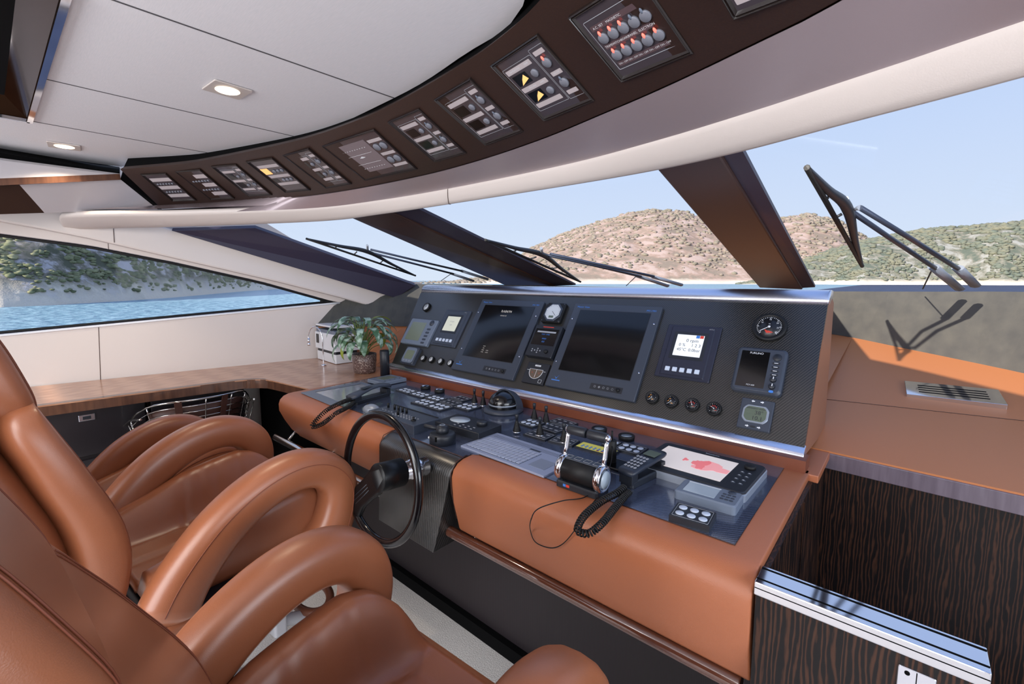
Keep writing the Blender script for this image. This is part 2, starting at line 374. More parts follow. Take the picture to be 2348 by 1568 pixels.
# --- overhead console curves
BC = [(-3.70, .797, 2.052), (-3.352, 1.041, 2.067), (-2.898, 1.235, 2.083), (-2.40, 1.372, 2.094), (-1.841, 1.432, 2.1), (-1.42, 1.412, 2.1), (-1.032, 1.338, 2.095), (-.732, 1.245, 2.089), (-.50, 1.165, 2.084), (-.28, 1.068, 2.077), (-.122, .985, 2.07), (.2, .76, 2.06), (.6, .42, 2.05), (1.2, -.2, 2.04)]
TC = [(-3.50, .570, 2.231), (-3.198, .755, 2.243), (-2.961, .859, 2.251), (-2.327, 1.040, 2.265), (-1.898, 1.093, 2.27), (-1.552, 1.088, 2.27), (-1.105, 1.033, 2.266), (-.893, .985, 2.262), (-.731, .928, 2.259), (-.45, .79, 2.25), (-.12, .56, 2.235), (.3, .2, 2.22), (.8, -.35, 2.2)]
RT = [(-3.80, .33, 1.972), (-3.598, .50, 1.98), (-3.398, .76, 1.992), (-2.807, 1.315, 2.025), (-2.3, 1.50, 2.042), (-1.753, 1.565, 2.05), (-1.054, 1.520, 2.042), (-.634, 1.405, 2.027), (-.338, 1.286, 2.013), (-.136, 1.185, 2.001), (.023, 1.10, 1.991), (.3, .93, 1.975), (.8, .5, 1.955), (1.5, -.2, 1.94)]
RB = [(-4.02, .42, 1.915), (-3.80, .60, 1.925), (-3.55, .85, 1.935), (-2.85, 1.42, 1.965), (-2.35, 1.56, 1.98), (-1.808, 1.622, 1.99), (-1.099, 1.600, 1.983), (-.698, 1.530, 1.97), (-.401, 1.42, 1.956), (-.139, 1.270, 1.941), (.112, 1.125, 1.926), (.4, .95, 1.915), (.9, .5, 1.90), (1.6, -.2, 1.88)]
def curve(pts, n=90):
    c = catmull(pts, 12); L = [0]
    for a, b_ in zip(c, c[1:]): L.append(L[-1] + (b_ - a).length)
    out = []; j = 0
    for i in range(n + 1):
        t = L[-1] * i / n
        while j < len(L) - 2 and L[j + 1] < t: j += 1
        out.append(c[j].lerp(c[j + 1], (t - L[j]) / max(L[j + 1] - L[j], 1e-9)))
    return out
cB, cT, cRT, cRB = curve(BC), curve(TC), curve(RT), curve(RB)
oc = thing('overhead_console', 'curved dark wenge overhead console spanning the windscreen, with satin soffit', 'overhead console', T(-1.8, 1.3, 2.08))
def face_pairs():
    A = []; Cc = []
    for p in cB:
        best = None
        for a, b_ in zip(cB, cB[1:]):
            pass
        A.append(p)
    return A
b = B(); b.strip(cT, cB); b.strip([p + Vector((0, .02, .02)) for p in cT], [p + Vector((0, .03, .012)) for p in cB]); b.strip(cT, [p + Vector((0, .02, .02)) for p in cT]); obj('face_panel', b, WENGE, oc, M=wm(oc), recalc=False)
b = B(); so = [p + Vector((0, .0, -.004)) for p in cB]; b.strip(so, cRT); b.strip([p + Vector((0, 0, .03)) for p in so], [p + Vector((0, 0, .03)) for p in cRT]); obj('soffit', b, SOFFIT, oc, M=wm(oc), recalc=False)
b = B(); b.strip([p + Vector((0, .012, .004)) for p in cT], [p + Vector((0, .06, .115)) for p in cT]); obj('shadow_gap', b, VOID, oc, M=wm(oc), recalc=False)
b = B(); ck = [p for p in cT if p.x > -3.3]; rsk0 = [Vector((p.x, p.y + .055, 2.345)) for p in ck]; rsk1 = [min(cRB, key=lambda q: abs(q.x - p.x)) + Vector((0, .06, .055)) for p in ck]; b.strip(rsk0, rsk1); b.strip([Vector((p.x, -.1 if p.y > .1 else p.y - .3, 2.38)) for p in ck], rsk0); struct('sun_block_roof_front', b, VOID, recalc=False)  # unseen roof skin added to block light above the overhead console
# cream padded roll under the soffit, with its stitched joint
secs = []
for i in range(len(cRT)):
    a, c = cRT[i], cRB[i]; d = c - a; o1 = Vector((0, -.35, -.94)) * .014; up = Vector((0, .045, .05))
    ring = [a + Vector((0, .005, .02)), a, a + d * .12 + o1 * .5, a + d * .35 + o1, a + d * .6 + o1 * 1.2, a + d * .85 + o1 * 1.0, c + o1 * .3 + Vector((0, .006, .002)), c + Vector((0, .02, .012)), c + up]
    secs.append(ring)
# round the port end
c0 = secs[0][4]
caps = [[c0 + (p - c0) * k + (secs[0][4] - secs[4][4]).normalized() * e_ for p in secs[0]] for k, e_ in ((.15, .045), (.6, .036), (.85, .02))]
b = B(); b.loft(caps + secs); roll = struct('trim_1', b, CREAM, recalc=True)
b = B(); i = min(range(len(cRT)), key=lambda k: abs(cRT[k].x + 1.77)); b.tube([p + Vector((0, -.002, -.0015)) for p in secs[i][1:8]], .0013, 6); struct('seam', b, SEAM, roll)
SATIN = mat('pale_satin_lacquer', (196, 192, 196), .3, spec=.6, coat=.5, coat_r=.2)
# --- port side of the ceiling: dark cornice, white glossy shelf, wood nosing, satin side panel
ps = thing('side_overhead_locker', 'satin side locker above the port window with thin dark wood nosing', 'locker', T(-3.6, .3, 2.1))
def sq(name, pts, m, th=.012, par=ps): obj(name, slab(pts, th), m, par, M=wm(par))
A1, A2 = PZ(0, 340, 2.3), PZ(275, 386, 2.3); q1, q2 = PX(0, 362, -3.66), PX(275, 398, -3.66)
ext = lambda p, q, k: p + (p - q) * k
sq('cornice', [ext(A1, A2, 2), A2, q2, ext(q1, q2, 2)], VOID)
r1, r2 = PX(0, 409, -3.50), PX(275, 398.5, -3.58)
sq('shelf', [ext(q1, q2, 2), q2, r2, ext(r1, r2, 2)], SATIN)
r3, r4 = PX(0, 425, -3.50), PX(277, 412, -3.58)
sq('nosing', [ext(r1, r2, 2), r2, r4, ext(r3, r4, 2)], CEDGE)
t1, t2, t3 = PX(45, 424, -3.56), PX(277, 412, -3.60), PX(362, 480, -3.80); t4 = hit(102, 488, (t2 - t1).cross(t3 - t1), t1)
sq('side_panel', [t1, t2, t3, t4], SATIN)
sq('aft_panel', [ext(t1, t2, 1.6) , t1, t4, ext(t4, t3, 1.6)], WENGE)
m1, m2 = PX(283, 392, -3.56), PX(372, 480, -3.76)
sq('mitre_strip', [t2, m1, m2, t3], VOID, .006)
# --- port wall with its long window
W0 = Vector((-4.1, .22, .93)); WD = (Vector((-3.79, 1.81, .93)) - W0).normalized(); WN = WD.cross(Vector((0, 0, 1)))   # WN points inboard
if WN.x < 0: WN = -WN
def wl(y, z, off=0): t = (y - W0.y) / WD.y; p = W0 + WD * t + WN * off; return Vector((p.x, p.y, z))
def wp(px, py, off=0): return hit(px, py, WN, W0 + WN * off)
ZB = [(-1.2, 1.184), (.149, 1.273), (1.97, 1.397), (2.02, 1.40)]
ZT = [(-1.2, 2.03), (.09, 1.872), (.46, 1.822), (.90, 1.723), (1.437, 1.583), (1.97, 1.409), (2.02, 1.40)]
ys = [-3.0, -1.2] + [-1.2 + i * (2.02 + 1.2) / 40 for i in range(1, 41)] + [2.8]
b = B()
lo = [wl(y, 0) for y in ys]; zb = [wl(y, 1.184 if y < -1.2 else (lerp_at(ZB, y)[1] if y <= 2.02 else 1.40)) for y in ys]
zt = [wl(y, 1.184 if y < -1.2 else (lerp_at(ZT, y)[1] if y <= 2.02 else 1.40)) for y in ys]; zt[0].z = 2.0; zb[0].z = 1.184
hi = [wl(y, 2.34 if y < 1.0 else max(1.56, 2.34 - (y - 1.0) * .62)) for y in ys]
o_ = WN * -.10
b.strip(lo, zb, smooth=False); b.strip(zt, hi, smooth=False); b.strip([p + o_ for p in lo], [p + o_ for p in zb], smooth=False); b.strip([p + o_ for p in zt], [p + o_ for p in hi], smooth=False)
b.strip(zb[1:], [p + o_ for p in zb[1:]], smooth=False); b.strip(zt[1:], [p + o_ for p in zt[1:]], smooth=False)
b.quad(zb[0], zt[0], zt[1], zb[1]); b.quad(zb[0] + o_, zt[0] + o_, zt[1] + o_, zb[1] + o_)
struct('wall_left', b, CREAMW, recalc=False)
b = B()
for px, y0_, y1_ in ((225, 750, 886), (248, 560, 583)): b.box((0, 0, 0), (.001, .001, .001))
b = B(); p, q = wp(226, 748, .001), wp(231, 884, .001); b.tube([p, q], .0018, 6); p, q = wp(1165 * 0 + 247, 553, .001), wp(249, 572, .001); b.tube([p, q], .0015, 6); struct('seam', b, SEAM, bpy.data.objects['wall_left'])
sill = [p + WN * .006 + Vector((0, 0, -.004)) for p in zb[1:-1]]; b = B().tube(sill, .008, 8); struct('trim_2', b, WHITEP)
gk = [p - WN * .03 + Vector((0, 0, .012)) for p in zb[1:-1]] + [p - WN * .03 - Vector((0, 0, .012)) for p in zt[1:-1]][::-1]; b = B().tube(gk, .010, 6, closed=True); struct('trim_3', b, RUBBER)
mid = [z_ - WN * .05 for z_ in zb[1:-1]]; mit = [z_ - WN * .05 for z_ in zt[1:-1]]; struct('window_1', B().strip(mid, mit, smooth=False), glass('side_window_glass', .006), recalc=False)
# cream raked beam above the port window
low = [wp(*c, .10) for c in ((-60, 497), (100, 526), (200, 546), (400, 592), (640, 647), (780, 682), (892, 714))]; top = [wp(*c, .10) for c in ((902, 676), (780, 636), (640, 592), (520, 557), (388, 523), (200, 470), (-60, 420))]
struct('trim_4', slab(low + top, -.085 if (low[1] - low[0]).cross(top[-1] - low[0]).dot(WN) > 0 else .085), CREAM, bevel=.014)
b = B(); b.tube([wp(260, 524, .1025), wp(262, 556, .1025)], .0016, 6); struct('seam', b, SEAM, bpy.data.objects['trim_4'])
# --- windscreen
Cb, Ab, Bb, Rb_ = Vector((-3.56, 2.54, 1.556)), Vector((-2.60, 3.70, 1.535)), Vector((-.733, 4.00, 1.541)), Vector((1.35, 3.10, 1.528))
Ct, At, Bt, Rt_ = Vector((-3.75, .72, 1.985)), Vector((-2.56, 1.60, 2.03)), Vector((-.58, 1.50, 2.03)), Vector((.95, .35, 1.985))
Rb2, Rt2 = Vector((1.95, 2.2, 1.53)), Vector((1.6, -.3, 1.93))
for i, q in enumerate(((Cb, Ab, At, Ct), (Ab, Bb, Bt, At), (Bb, Rb_, Rt_, Bt), (Rb_, Rb2, Rt2, Rt_))): struct('window_%d' % (i + 2), B().quad(*q), WGLASS, recalc=False)
def mullion(name, tops, bots, zt_, yb):
    tl, tm, tr = [PZ(*c, zt_) for c in tops]; bl, bm_, br = [PY(*c, yb) for c in bots]
    for p, q in ((tl, bl), (tm, bm_), (tr, br)):
        d = (q - p) * .03; q += d; p -= d * .9
    up = Vector((0, .012, .04)); b = B(); b.add([tl, tm, bm_, bl, tl + up, tm + up, bm_ + up, bl + up], [(0, 1, 2, 3), (7, 6, 5, 4), (0, 3, 7, 4), (1, 5, 6, 2), (0, 4, 5, 1), (3, 2, 6, 7)])
    o = struct(name, b, MULL, bevel=.008)
    s = Vector((.0, .004, .012)); b = B(); b.add([tm + s, tr + up * .6, br + up * .6, bm_ + s, tm + up, tr + up, br + up, bm_ + up], [(0, 1, 2, 3), (7, 6, 5, 4), (1, 5, 6, 2)])
    obj('side_strip', b, NAVY, o)
mullion('trim_5', ((812, 503), (915, 496), (960, 489)), ((1155, 653), (1268, 655), (1312, 656)), 2.0, 3.68)
mullion('trim_6', ((1506, 389), (1652, 356), (1692, 348)), ((1738, 656), (1838, 660), (1866, 662)), 1.985, 3.90)
# navy corner pillar
n1, n2, n3, n4 = wp(395, 522, .105), wp(905, 677, .105), PX(950, 648, -3.50), PX(585, 516, -3.66)
struct('trim_7', slab([n1, n2, n3, n4], .05), NAVY, bevel=.004)
# grey panel from deck up to the glass, tan leather deck
gt = curve([(-3.86, 1.95, 1.565), (-3.60, 2.50, 1.558), (-3.2, 3.05, 1.55), (-2.6, 3.68, 1.535), (-1.65, 4.02, 1.520), (-.733, 4.10, 1.508), (-.434, 4.08, 1.511), (.078, 3.90, 1.522), (.453, 3.68, 1.532), (1.0, 3.25, 1.53), (1.9, 2.2, 1.53)], 60)
gb = curve([(-3.80, 1.80, 1.2), (-3.41, 2.20, 1.2), (-3.10, 2.50, 1.2), (-2.6, 3.55, 1.2), (-1.65, 4.02, 1.2), (-.80, 4.10, 1.2), (-.433, 4.07, 1.2), (.0, 3.86, 1.155), (.25, 3.71, 1.13), (.474, 3.56, 1.107), (.9, 3.15, 1.07), (1.8, 2.0, 1.0)], 60)
b = B(); b.strip(gb, gt, smooth=False); ou = Vector((0, .10, -.004)); b.strip(gt, [p + ou for p in gt], smooth=False); b.strip([p + Vector((0, .08, 0)) for p in gb], [p + ou for p in gt]); struct('wall_front', b, GREY, recalc=False)
def gby(x):
    for a, c in zip(gb, gb[1:]):
        if a.x <= x <= c.x: t = (x - a.x) / (c.x - a.x); return a.lerp(c, t)
    return gb[-1].copy()
dk = B(); xs_ = [-.32 + i * .08 for i in range(17)]
r0 = [Vector((x, 2.045 - .06 * (x + .2), .955)) for x in xs_]; r1 = [Vector((x, 2.73 + .19 * (x + .3), 1.0)) for x in xs_]
r3 = [gby(x) + Vector((0, .02, .003)) for x in xs_]
dk.strip(r0, r1, smooth=False); dk.strip(r1, r3, smooth=False); dk.strip([p - Vector((0, 0, .03)) for p in r0], r0, smooth=False)
xm = [-2.5 + i * .1 for i in range(23)]; dk.strip([Vector((x, 2.34, .955 + .05)) for x in xm], [gby(x) + Vector((0, .02, .001)) for x in xm], smooth=False); struct('trim_8', dk, DECK, recalc=False)
b = B(); b.tube([p + Vector((0, .0, .0008)) for p in r1], .0014, 5); struct('seam', b, SEAM, bpy.data.objects['trim_8'])
dk = B(); px_ = [g for g in gb if g.x < -2.3]; dk.strip([Vector((g.x, 1.93, .934)) for g in px_], [g + Vector((0, .02, 0)) for g in px_], smooth=False); struct('trim_9', dk, DECK, recalc=False)
# starboard / aft room shell
b = B(); b.box((1.92, -.4, .55), (.06, 5.2, 1.1)); b.box((1.92, -.9, 2.1), (.06, 4.2, .4)); struct('wall_right', b, CREAMW)
struct('wall_back', B().box((-1.2, -3.03, 1.2), (7.6, .06, 2.5)), CREAMW)
# --- downlights
def downlight(px, lab, on=1):
    m, w_, h_ = fit((0, 0, 1), (0, 0, 2.298), px); t = thing('recessed_downlight', lab, 'ceiling light', m @ RX(180), 'ceiling downlights')
    f = B(); f.prism(rrect(.128, .128, .006), 0, .004, inset=.0015); obj('frame', f, bpy.data.materials.get('lamp_frame') or mat('lamp_frame', (208, 198, 192), .4, metal=.2), t)
    g = B(); g.lathe([(.040, .0045), (.037, .0065), (.030, .0055), (0, .0055)], 32); obj('diffuser', g, BULB, t)
    l = bpy.data.lights.new('lamp', 'SPOT'); l.energy = 16; l.spot_size = R(120); l.spot_blend = .9; l.color = (1, .82, .6); l.shadow_soft_size = .03
    lo_ = bpy.data.objects.new('lamp', l); COL.objects.link(lo_); lo_.parent = t; lo_.location = (0, 0, .02); lo_.rotation_euler = (R(180), 0, 0)
    return t
downlight([(492, 180), (579, 207), (550, 228), (462, 204)], 'lit square steel downlight in the middle of the pale ceiling')
downlight([(108, 322), (186, 333), (183, 346), (110, 336)], 'lit square downlight near the port edge of the ceiling')

# ================================================================== OUTSIDE
SEA = -2.2
def water(name, c1, c2, rough, bs):
    m = mat(name, c1, rough, spec=.5); N = m.node_tree.nodes; L = m.node_tree.links; p = N['Principled BSDF']
    t = N.new('ShaderNodeTexCoord'); mp = N.new('ShaderNodeMapping'); mp.inputs['Scale'].default_value = (1, 1, 1); L.new(t.outputs['Object'], mp.inputs[0])
    n = N.new('ShaderNodeTexNoise'); n.inputs['Scale'].default_value = bs; n.inputs['Detail'].default_value = 6; L.new(mp.outputs[0], n.inputs[0])
    b_ = N.new('ShaderNodeBump'); b_.inputs['Strength'].default_value = 1; b_.inputs['Distance'].default_value = .5; L.new(n.outputs[0], b_.inputs['Height']); L.new(b_.outputs[0], p.inputs['Normal'])
    r_ = N.new('ShaderNodeValToRGB'); r_.color_ramp.elements[0].color = lin(c1); r_.color_ramp.elements[1].color = lin(c2); r_.color_ramp.elements[0].position = .42; r_.color_ramp.elements[1].position = .6
    L.new(n.outputs[0], r_.inputs[0]); L.new(r_.outputs[0], p.inputs['Base Color']); return m
WATER = water('sea_water', (98, 138, 158), (150, 184, 198), .35, .9)
WATERD = water('deep_sea_water', (32, 42, 70), (48, 60, 90), .6, .5)
sea = B(); sea.quad((-900, -600, SEA), (-26, -600, SEA), (-26, 900, SEA), (-900, 900, SEA)); o = obj('sea', sea, WATER, recalc=False); tag(o, 'light blue rippled sea seen through the port window', 'sea', kind='stuff')
sea = B(); sea.quad((-26, -600, SEA), (1400, -600, SEA), (1400, 1500, SEA), (-26, 1500, SEA)); sea.quad((-500, 900, SEA), (-26, 900, SEA), (-26, 1500, SEA), (-500, 1500, SEA)); o = obj('sea', sea, WATERD, recalc=False); tag(o, 'dark blue strip of sea ahead of the windscreen', 'sea', kind='stuff')
def hill_mat(name, rock, scrub, dry, sc, lo=.42, hi=.58):
    m = mat(name, scrub, .95, spec=.05); N = m.node_tree.nodes; L = m.node_tree.links; p = N['Principled BSDF']; t = N.new('ShaderNodeTexCoord')
    n = N.new('ShaderNodeTexNoise'); n.inputs['Scale'].default_value = sc; n.inputs['Detail'].default_value = 8; n.inputs['Roughness'].default_value = .65; L.new(t.outputs['Object'], n.inputs[0])
    r_ = N.new('ShaderNodeValToRGB'); E_ = r_.color_ramp.elements; E_[0].position = lo; E_[0].color = lin(scrub); E_[1].position = hi; E_[1].color = lin(rock); e_ = E_.new((lo + hi) / 2); e_.color = lin(dry)
    L.new(n.outputs[0], r_.inputs[0])
    sx_ = N.new('ShaderNodeSeparateXYZ'); L.new(t.outputs['Object'], sx_.inputs[0])
    ad = N.new('ShaderNodeMath'); ad.operation = 'MULTIPLY_ADD'; L.new(n.outputs[0], ad.inputs[0]); ad.inputs[1].default_value = 8; ad.inputs[2].default_value = -4
    sm = N.new('ShaderNodeMath'); sm.operation = 'ADD'; L.new(ad.outputs[0], sm.inputs[0]); L.new(sx_.outputs[2], sm.inputs[1])
    mr = N.new('ShaderNodeMapRange'); mr.inputs[1].default_value = SEA + 1.0; mr.inputs[2].default_value = SEA + 4.0; L.new(sm.outputs[0], mr.inputs[0])
    mx = N.new('ShaderNodeMixRGB'); mx.inputs[1].default_value = lin((222, 212, 196)); L.new(mr.outputs[0], mx.inputs[0]); L.new(r_.outputs[0], mx.inputs[2]); L.new(mx.outputs[0], p.inputs['Base Color'])
    b_ = N.new('ShaderNodeBump'); b_.inputs['Strength'].default_value = .9; b_.inputs['Distance'].default_value = 1.2; L.new(n.outputs[0], b_.inputs['Height']); L.new(b_.outputs[0], p.inputs['Normal'])
    return m
def at_range(px, py, D):
    d = ray(px, py); return CAM + d * (D / math.hypot(d.x, d.y))
def hill(name, tab, Rr, m, lab, amp, bushes, nb, bs, seed, bm_, blab):
    """tab: (px, shoreline y, ridge y)"""
    rows = []; nu = 150; nv = 26; P = [tab[0][0] + (tab[-1][0] - tab[0][0]) * i / nu for i in range(nu + 1)]
    b = B(); G = []
    for i, px in enumerate(P):
        _, sy_, ry_ = lerp_at(tab, px); s = PZ(px, sy_, SEA); rs = math.hypot(s.x, s.y); k = Rr if Rr > 20 else rs * Rr
        rg = at_range(px, ry_, max(k, rs * 1.25)); rr = math.hypot(rg.x, rg.y); col = []
        for j in range(nv + 4):
            t = j / nv; q = s.lerp(rg, t); h = (rg.z - SEA) * (math.sin(min(t, 1) * math.pi / 2) ** .9 if t <= 1 else 1 - (t - 1) * 2.5)
            if j == 0: h = -.5
            q.z = SEA + h; nz = noise.fractal(Vector((q.x, q.y, seed)) / (rr * .05), 1, 2, 5)
            q.z += nz * amp * (rg.z - SEA) * min(1, t * 5) * (.35 if .93 < t < 1.05 else 1); col.append(q)
        G.append(col)
    for i in range(nu): b.strip(G[i], G[i + 1])
    o = obj(name, b, m, recalc=True); tag(o, lab, 'hill'); 
    rnd = random.Random(seed); bb = B()
    ico = bmesh.new(); bmesh.ops.create_icosphere(ico, subdivisions=1, radius=1); iv = [v.co.copy() for v in ico.verts]; fi = [[v.index for v in f.verts] for f in ico.faces]; ico.free()
    for _ in range(nb):
        i = rnd.randrange(nu); j = int(1.5 + (rnd.random() ** 1.0) * (nv - 1.8)); t = rnd.random(); u = rnd.random()
        p = G[i][j].lerp(G[i + 1][j], t).lerp(G[i][j + 1].lerp(G[i + 1][j + 1], t), u); s_ = bs * (.5 + rnd.random()) * (1 + .8 * j / nv)
        if noise.noise(p / (bs * 9)) < (-.12 if bs > .5 else -.08): continue
        sq_ = Vector((1 + rnd.random() * .5, 1 + rnd.random() * .5, .55 + rnd.random() * .3)) * s_
        off = Vector((rnd.random() * 9, rnd.random() * 9, 0)); vs = [p + Vector((v.x * sq_.x, v.y * sq_.y, v.z * sq_.z + s_ * .15)) * (1 + .35 * noise.noise(v * 1.7 + off)) for v in iv]
        bb.add(vs, fi, None, True)
    o = obj('shrubs', bb, bm_, recalc=False); tag(o, blab, 'shrubs', kind='stuff')
SH1 = mat('green_scrub', (104, 110, 84), .95, spec=.05, bump=(3, 1), var=(.8, (146, 146, 114), (1, 1, 1), .4, .62))
SH2 = mat('grey_green_scrub', (104, 112, 102), .95, spec=.05, var=(.14, (122, 122, 106), (1, 1, 1), .4, .6))
SH3 = mat('haze_tinted_scrub', (147, 136, 126), .95, spec=.05, var=(.08, (130, 125, 112), (1, 1, 1), .42, .6))  # distance haze is mixed into these scrub colours
hill('hillside', [(-700, 712, 380), (-300, 712, 400), (0, 705, 430), (120, 700, 445), (300, 689, 490), (400, 682, 520), (500, 673, 555), (570, 667, 600), (640, 663, 632), (700, 660, 650)], 150, hill_mat('near_rock_slope', (189, 184, 185), (95, 97, 82), (138, 132, 121), .30), 'steep rocky scrub covered hillside close by, seen through the port window', .06, None, 14000, .34, 3, SH1, 'green bushes on the steep hillside outside the port window')
hill('hill', [(930, 651, 649), (1040, 651, 646), (1110, 651, 636), (1160, 651, 612), (1215, 651, 577), (1290, 651, 546), (1370, 651, 520), (1430, 651, 502), (1500, 651, 494), (1570, 651, 499), (1640, 651, 515), (1720, 651, 524), (1790, 651, 506), (1850, 651, 500), (1920, 651, 512), (2000, 651, 560), (2100, 651, 630)], 820, hill_mat('haze_tinted_hill_slope', (180, 161, 152), (138, 126, 114), (161, 139, 126), .05), 'rounded tan hill behind the middle of the windscreen', .035, None, 7000, 1.35, 11, SH3, 'haze-tinted scrub on the rounded hill ahead')  # slope colours lightened to carry distance haze
hill('hill', [(1690, 652, 650), (1780, 652, 632), (1850, 652, 596), (1900, 652, 578), (1980, 653, 556), (2060, 653, 538), (2130, 653, 528), (2200, 653, 521), (2300, 654, 516), (2400, 654, 512), (2700, 655, 505)], 480, hill_mat('right_hill_slope', (156, 156, 150), (96, 104, 94), (128, 126, 114), .09), 'long grey-green scrub hill behind the starboard wiper', .03, None, 7000, 1.05, 23, SH2, 'grey-green scrub on the long hill to starboard')

# ================================================================== HELM CONSOLE
hc = thing('helm_console', 'wide helm console with tan leather padded front and dark ribbed base', 'helm console', T(-1.44, 1.6, 0)); H = wm(hc)
def padprof(dy=0): return [(1.80, .951), (1.13, .951), (1.10, .949), (1.072, .940), (1.052, .922), (1.043, .898), (1.044, .86), (1.050 + dy * .3, .80), (1.066 + dy * .6, .735), (1.076 + dy, .692), (1.082 + dy, .683), (1.092 + dy, .680), (1.102 + dy, .684), (1.10 + dy, .72), (1.09, .80), (1.10, .88), (1.14, .925), (1.80, .925)]
def extrude_x(prof, x0, x1, rnd=0, n=1):
    b = B(); rings = []
    cy = sum(p[0] for p in prof) / len(prof)
    for k in range(n + 1): x = x0 + (x1 - x0) * k / n; rings.append([Vector((x, y, z)) for y, z in prof])
    b.loft(rings, smooth=True); return b
obj('padded_front', extrude_x(padprof(), -1.197, -.219), PAD, hc, M=H, bevel=.005, label='right hand leather pad')
obj('padded_front', extrude_x(padprof(.07), -2.665, -1.642), PAD, hc, M=H, bevel=.005, label='left hand leather pad')
obj('top_panel', B().box((-1.42, 1.55, .938), (.46, .55, .025)), PAD, hc, M=H, bevel=.003); obj('side_shelf', B().box((-.27, 1.93, .938), (.155, .33, .026)), PAD, hc, M=H, bevel=.003)
b = B(); b.box((-1.42, 1.80, .968), (2.38, .08, .05)); obj('riser', b, mat('riser_leather', (112, 58, 36), .45), hc, M=H)
# glossy carbon plate let into the top, with the hollow between the pads
pp = [(-2.60, 1.155), (-1.645, 1.155), (-1.64, 1.10), (-1.20, 1.10), (-1.197, 1.14), (-1.17, 1.157), (-.285, 1.157), (-.292, 1.768), (-2.66, 1.74)]
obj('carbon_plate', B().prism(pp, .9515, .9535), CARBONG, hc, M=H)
cp = [(1.20, .9525), (1.105, .9525), (1.08, .948), (1.058, .937), (1.043, .918), (1.036, .89), (1.03, .75), (1.022, .585), (1.14, .585), (1.30, .62), (1.30, .93)]
b = B(); n_ = len(cp); vs = []
for x_t, x_b in ((-1.641, -1.641), (-1.199, -1.28)):
    for y, z in cp: k = min(1, max(0, (z - .585) / .3)); vs.append(Vector((x_b + (x_t - x_b) * k, y, z)))
b.add(vs, [list(range(n_))[::-1], [n_ + i for i in range(n_)]]); 
for i in range(n_): j = (i + 1) % n_; b.f.append([i, j, n_ + j, n_ + i]); b.s.append(True)
obj('steering_housing', b, CARBON, hc, M=H, bevel=.002)
b = B(); b.tube([(-1.642, 1.153, .9545), (-1.642, 1.10, .9535), (-1.643, 1.06, .945), (-1.643, 1.04, .91), (-1.643, 1.035, .8)], .0018, 6); b.tube([(-1.198, 1.12, .9545), (-1.199, 1.07, .945), (-1.2, 1.043, .91), (-1.2, 1.046, .84), (-1.2, 1.07, .73)], .0022, 6)
b.tube([(-1.64, 1.1, .954), (-1.2, 1.1, .954)], .0015, 6); b.tube([(p[0], p[1], .953) for p in pp[5:] + pp[:2]], .0013, 5); obj('piping', b, SEAM, hc, M=H)
obj('base', B().box((-1.42, 1.86, .40), (2.30, 1.0, .80)), RIB, hc, M=H)
obj('skirting', B().box((-1.42, 1.345, .03), (2.32, .03, .06)), VOID, hc, M=H)
b = B().box((-.213, 1.58, .465), (.012, .95, .925)); b.box((-.206, 1.6, .72), (.004, .004, .40)); obj('end_panel', b, EBONY, hc, M=H)
def rail(x0, x1, m, lab): 
    b = B(); b.tube([(x0, 1.086, .652), (x0 + .004, 1.086, .652), (x1 - .004, 1.086, .660), (x1, 1.086, .660)], .0205, 18); r_ = obj('grab_rail', b, m, hc, M=H, label=lab)
    bb = B(); 
    for k in (.12, .5, .88): x = x0 + (x1 - x0) * k; bb.tube([(x, 1.09, .656), (x, 1.14, .70), (x, 1.30, .70)], .008, 8)
    obj('bracket', bb, NICKEL, r_)
rail(-1.26, -.238, mat('brown_lacquered_rail', (88, 50, 36), .12, coat=1, spec=.7), 'brown lacquered rail')
rail(-2.84, -1.64, NICKEL, 'polished metal rail')
# --- low partition at the right
lp = thing('low_partition', 'low dark veneered partition with polished chrome cap to the right of the console', 'partition', T(-.04, 1.08, 0)); Lw = wm(lp)
obj('panel', B().box((-.036, 1.082, .46), (.352, .066, .92)), EBONY, lp, M=Lw)
b = B().box((-.036, 1.082, .935), (.358, .074, .030)); obj('cap', b, CHROME, lp, M=Lw, bevel=.002)
b = B(); b.box((-.036, 1.062, .9505), (.356, .003, .0012)); b.box((-.036, 1.108, .9505), (.356, .004, .0012)); b.box((-.036, 1.0448, .937), (.356, .001, .0015)); obj('groove', b, VOID, lp, M=Lw)
obj('end_post', B().box((.1425, 1.082, .46), (.006, .07, .92)), CHROME, lp, M=Lw)
f = PY(2100, 1568, 1.049); t = thing('wall_socket', 'small steel socket plate low on the dark partition', 'socket', frame((f.x, 1.0485, f.z - .012), (1, 0, 0), (0, 0, 1)))
obj('plate', B().rbox(.052, .075, 0, .003, .003, inset=.001), BRUSHED, t); b = B(); b.box((0, 0, .0034), (.0015, .07, .0012)); b.cyl(.004, .003, .004, 12, -.013, .028); obj('outlet', b, VOID, t)
# --- starboard cabinet below the deck
sc_ = thing('starboard_cabinet', 'tall figured ebony cabinet front under the starboard deck', 'cabinet', T(.6, 2.1, 0)); Sw = wm(sc_)
obj('front', B().box((.75, 2.085, .44), (1.94, .03, .88)), EBONY, sc_, M=Sw)
obj('nosing', slab([(-.205, 2.038, .889), (1.5, 1.93, .889), (1.5, 2.10, .889), (-.205, 2.10, .889)], .0595), EBONYH, sc_, M=Sw, bevel=.002)
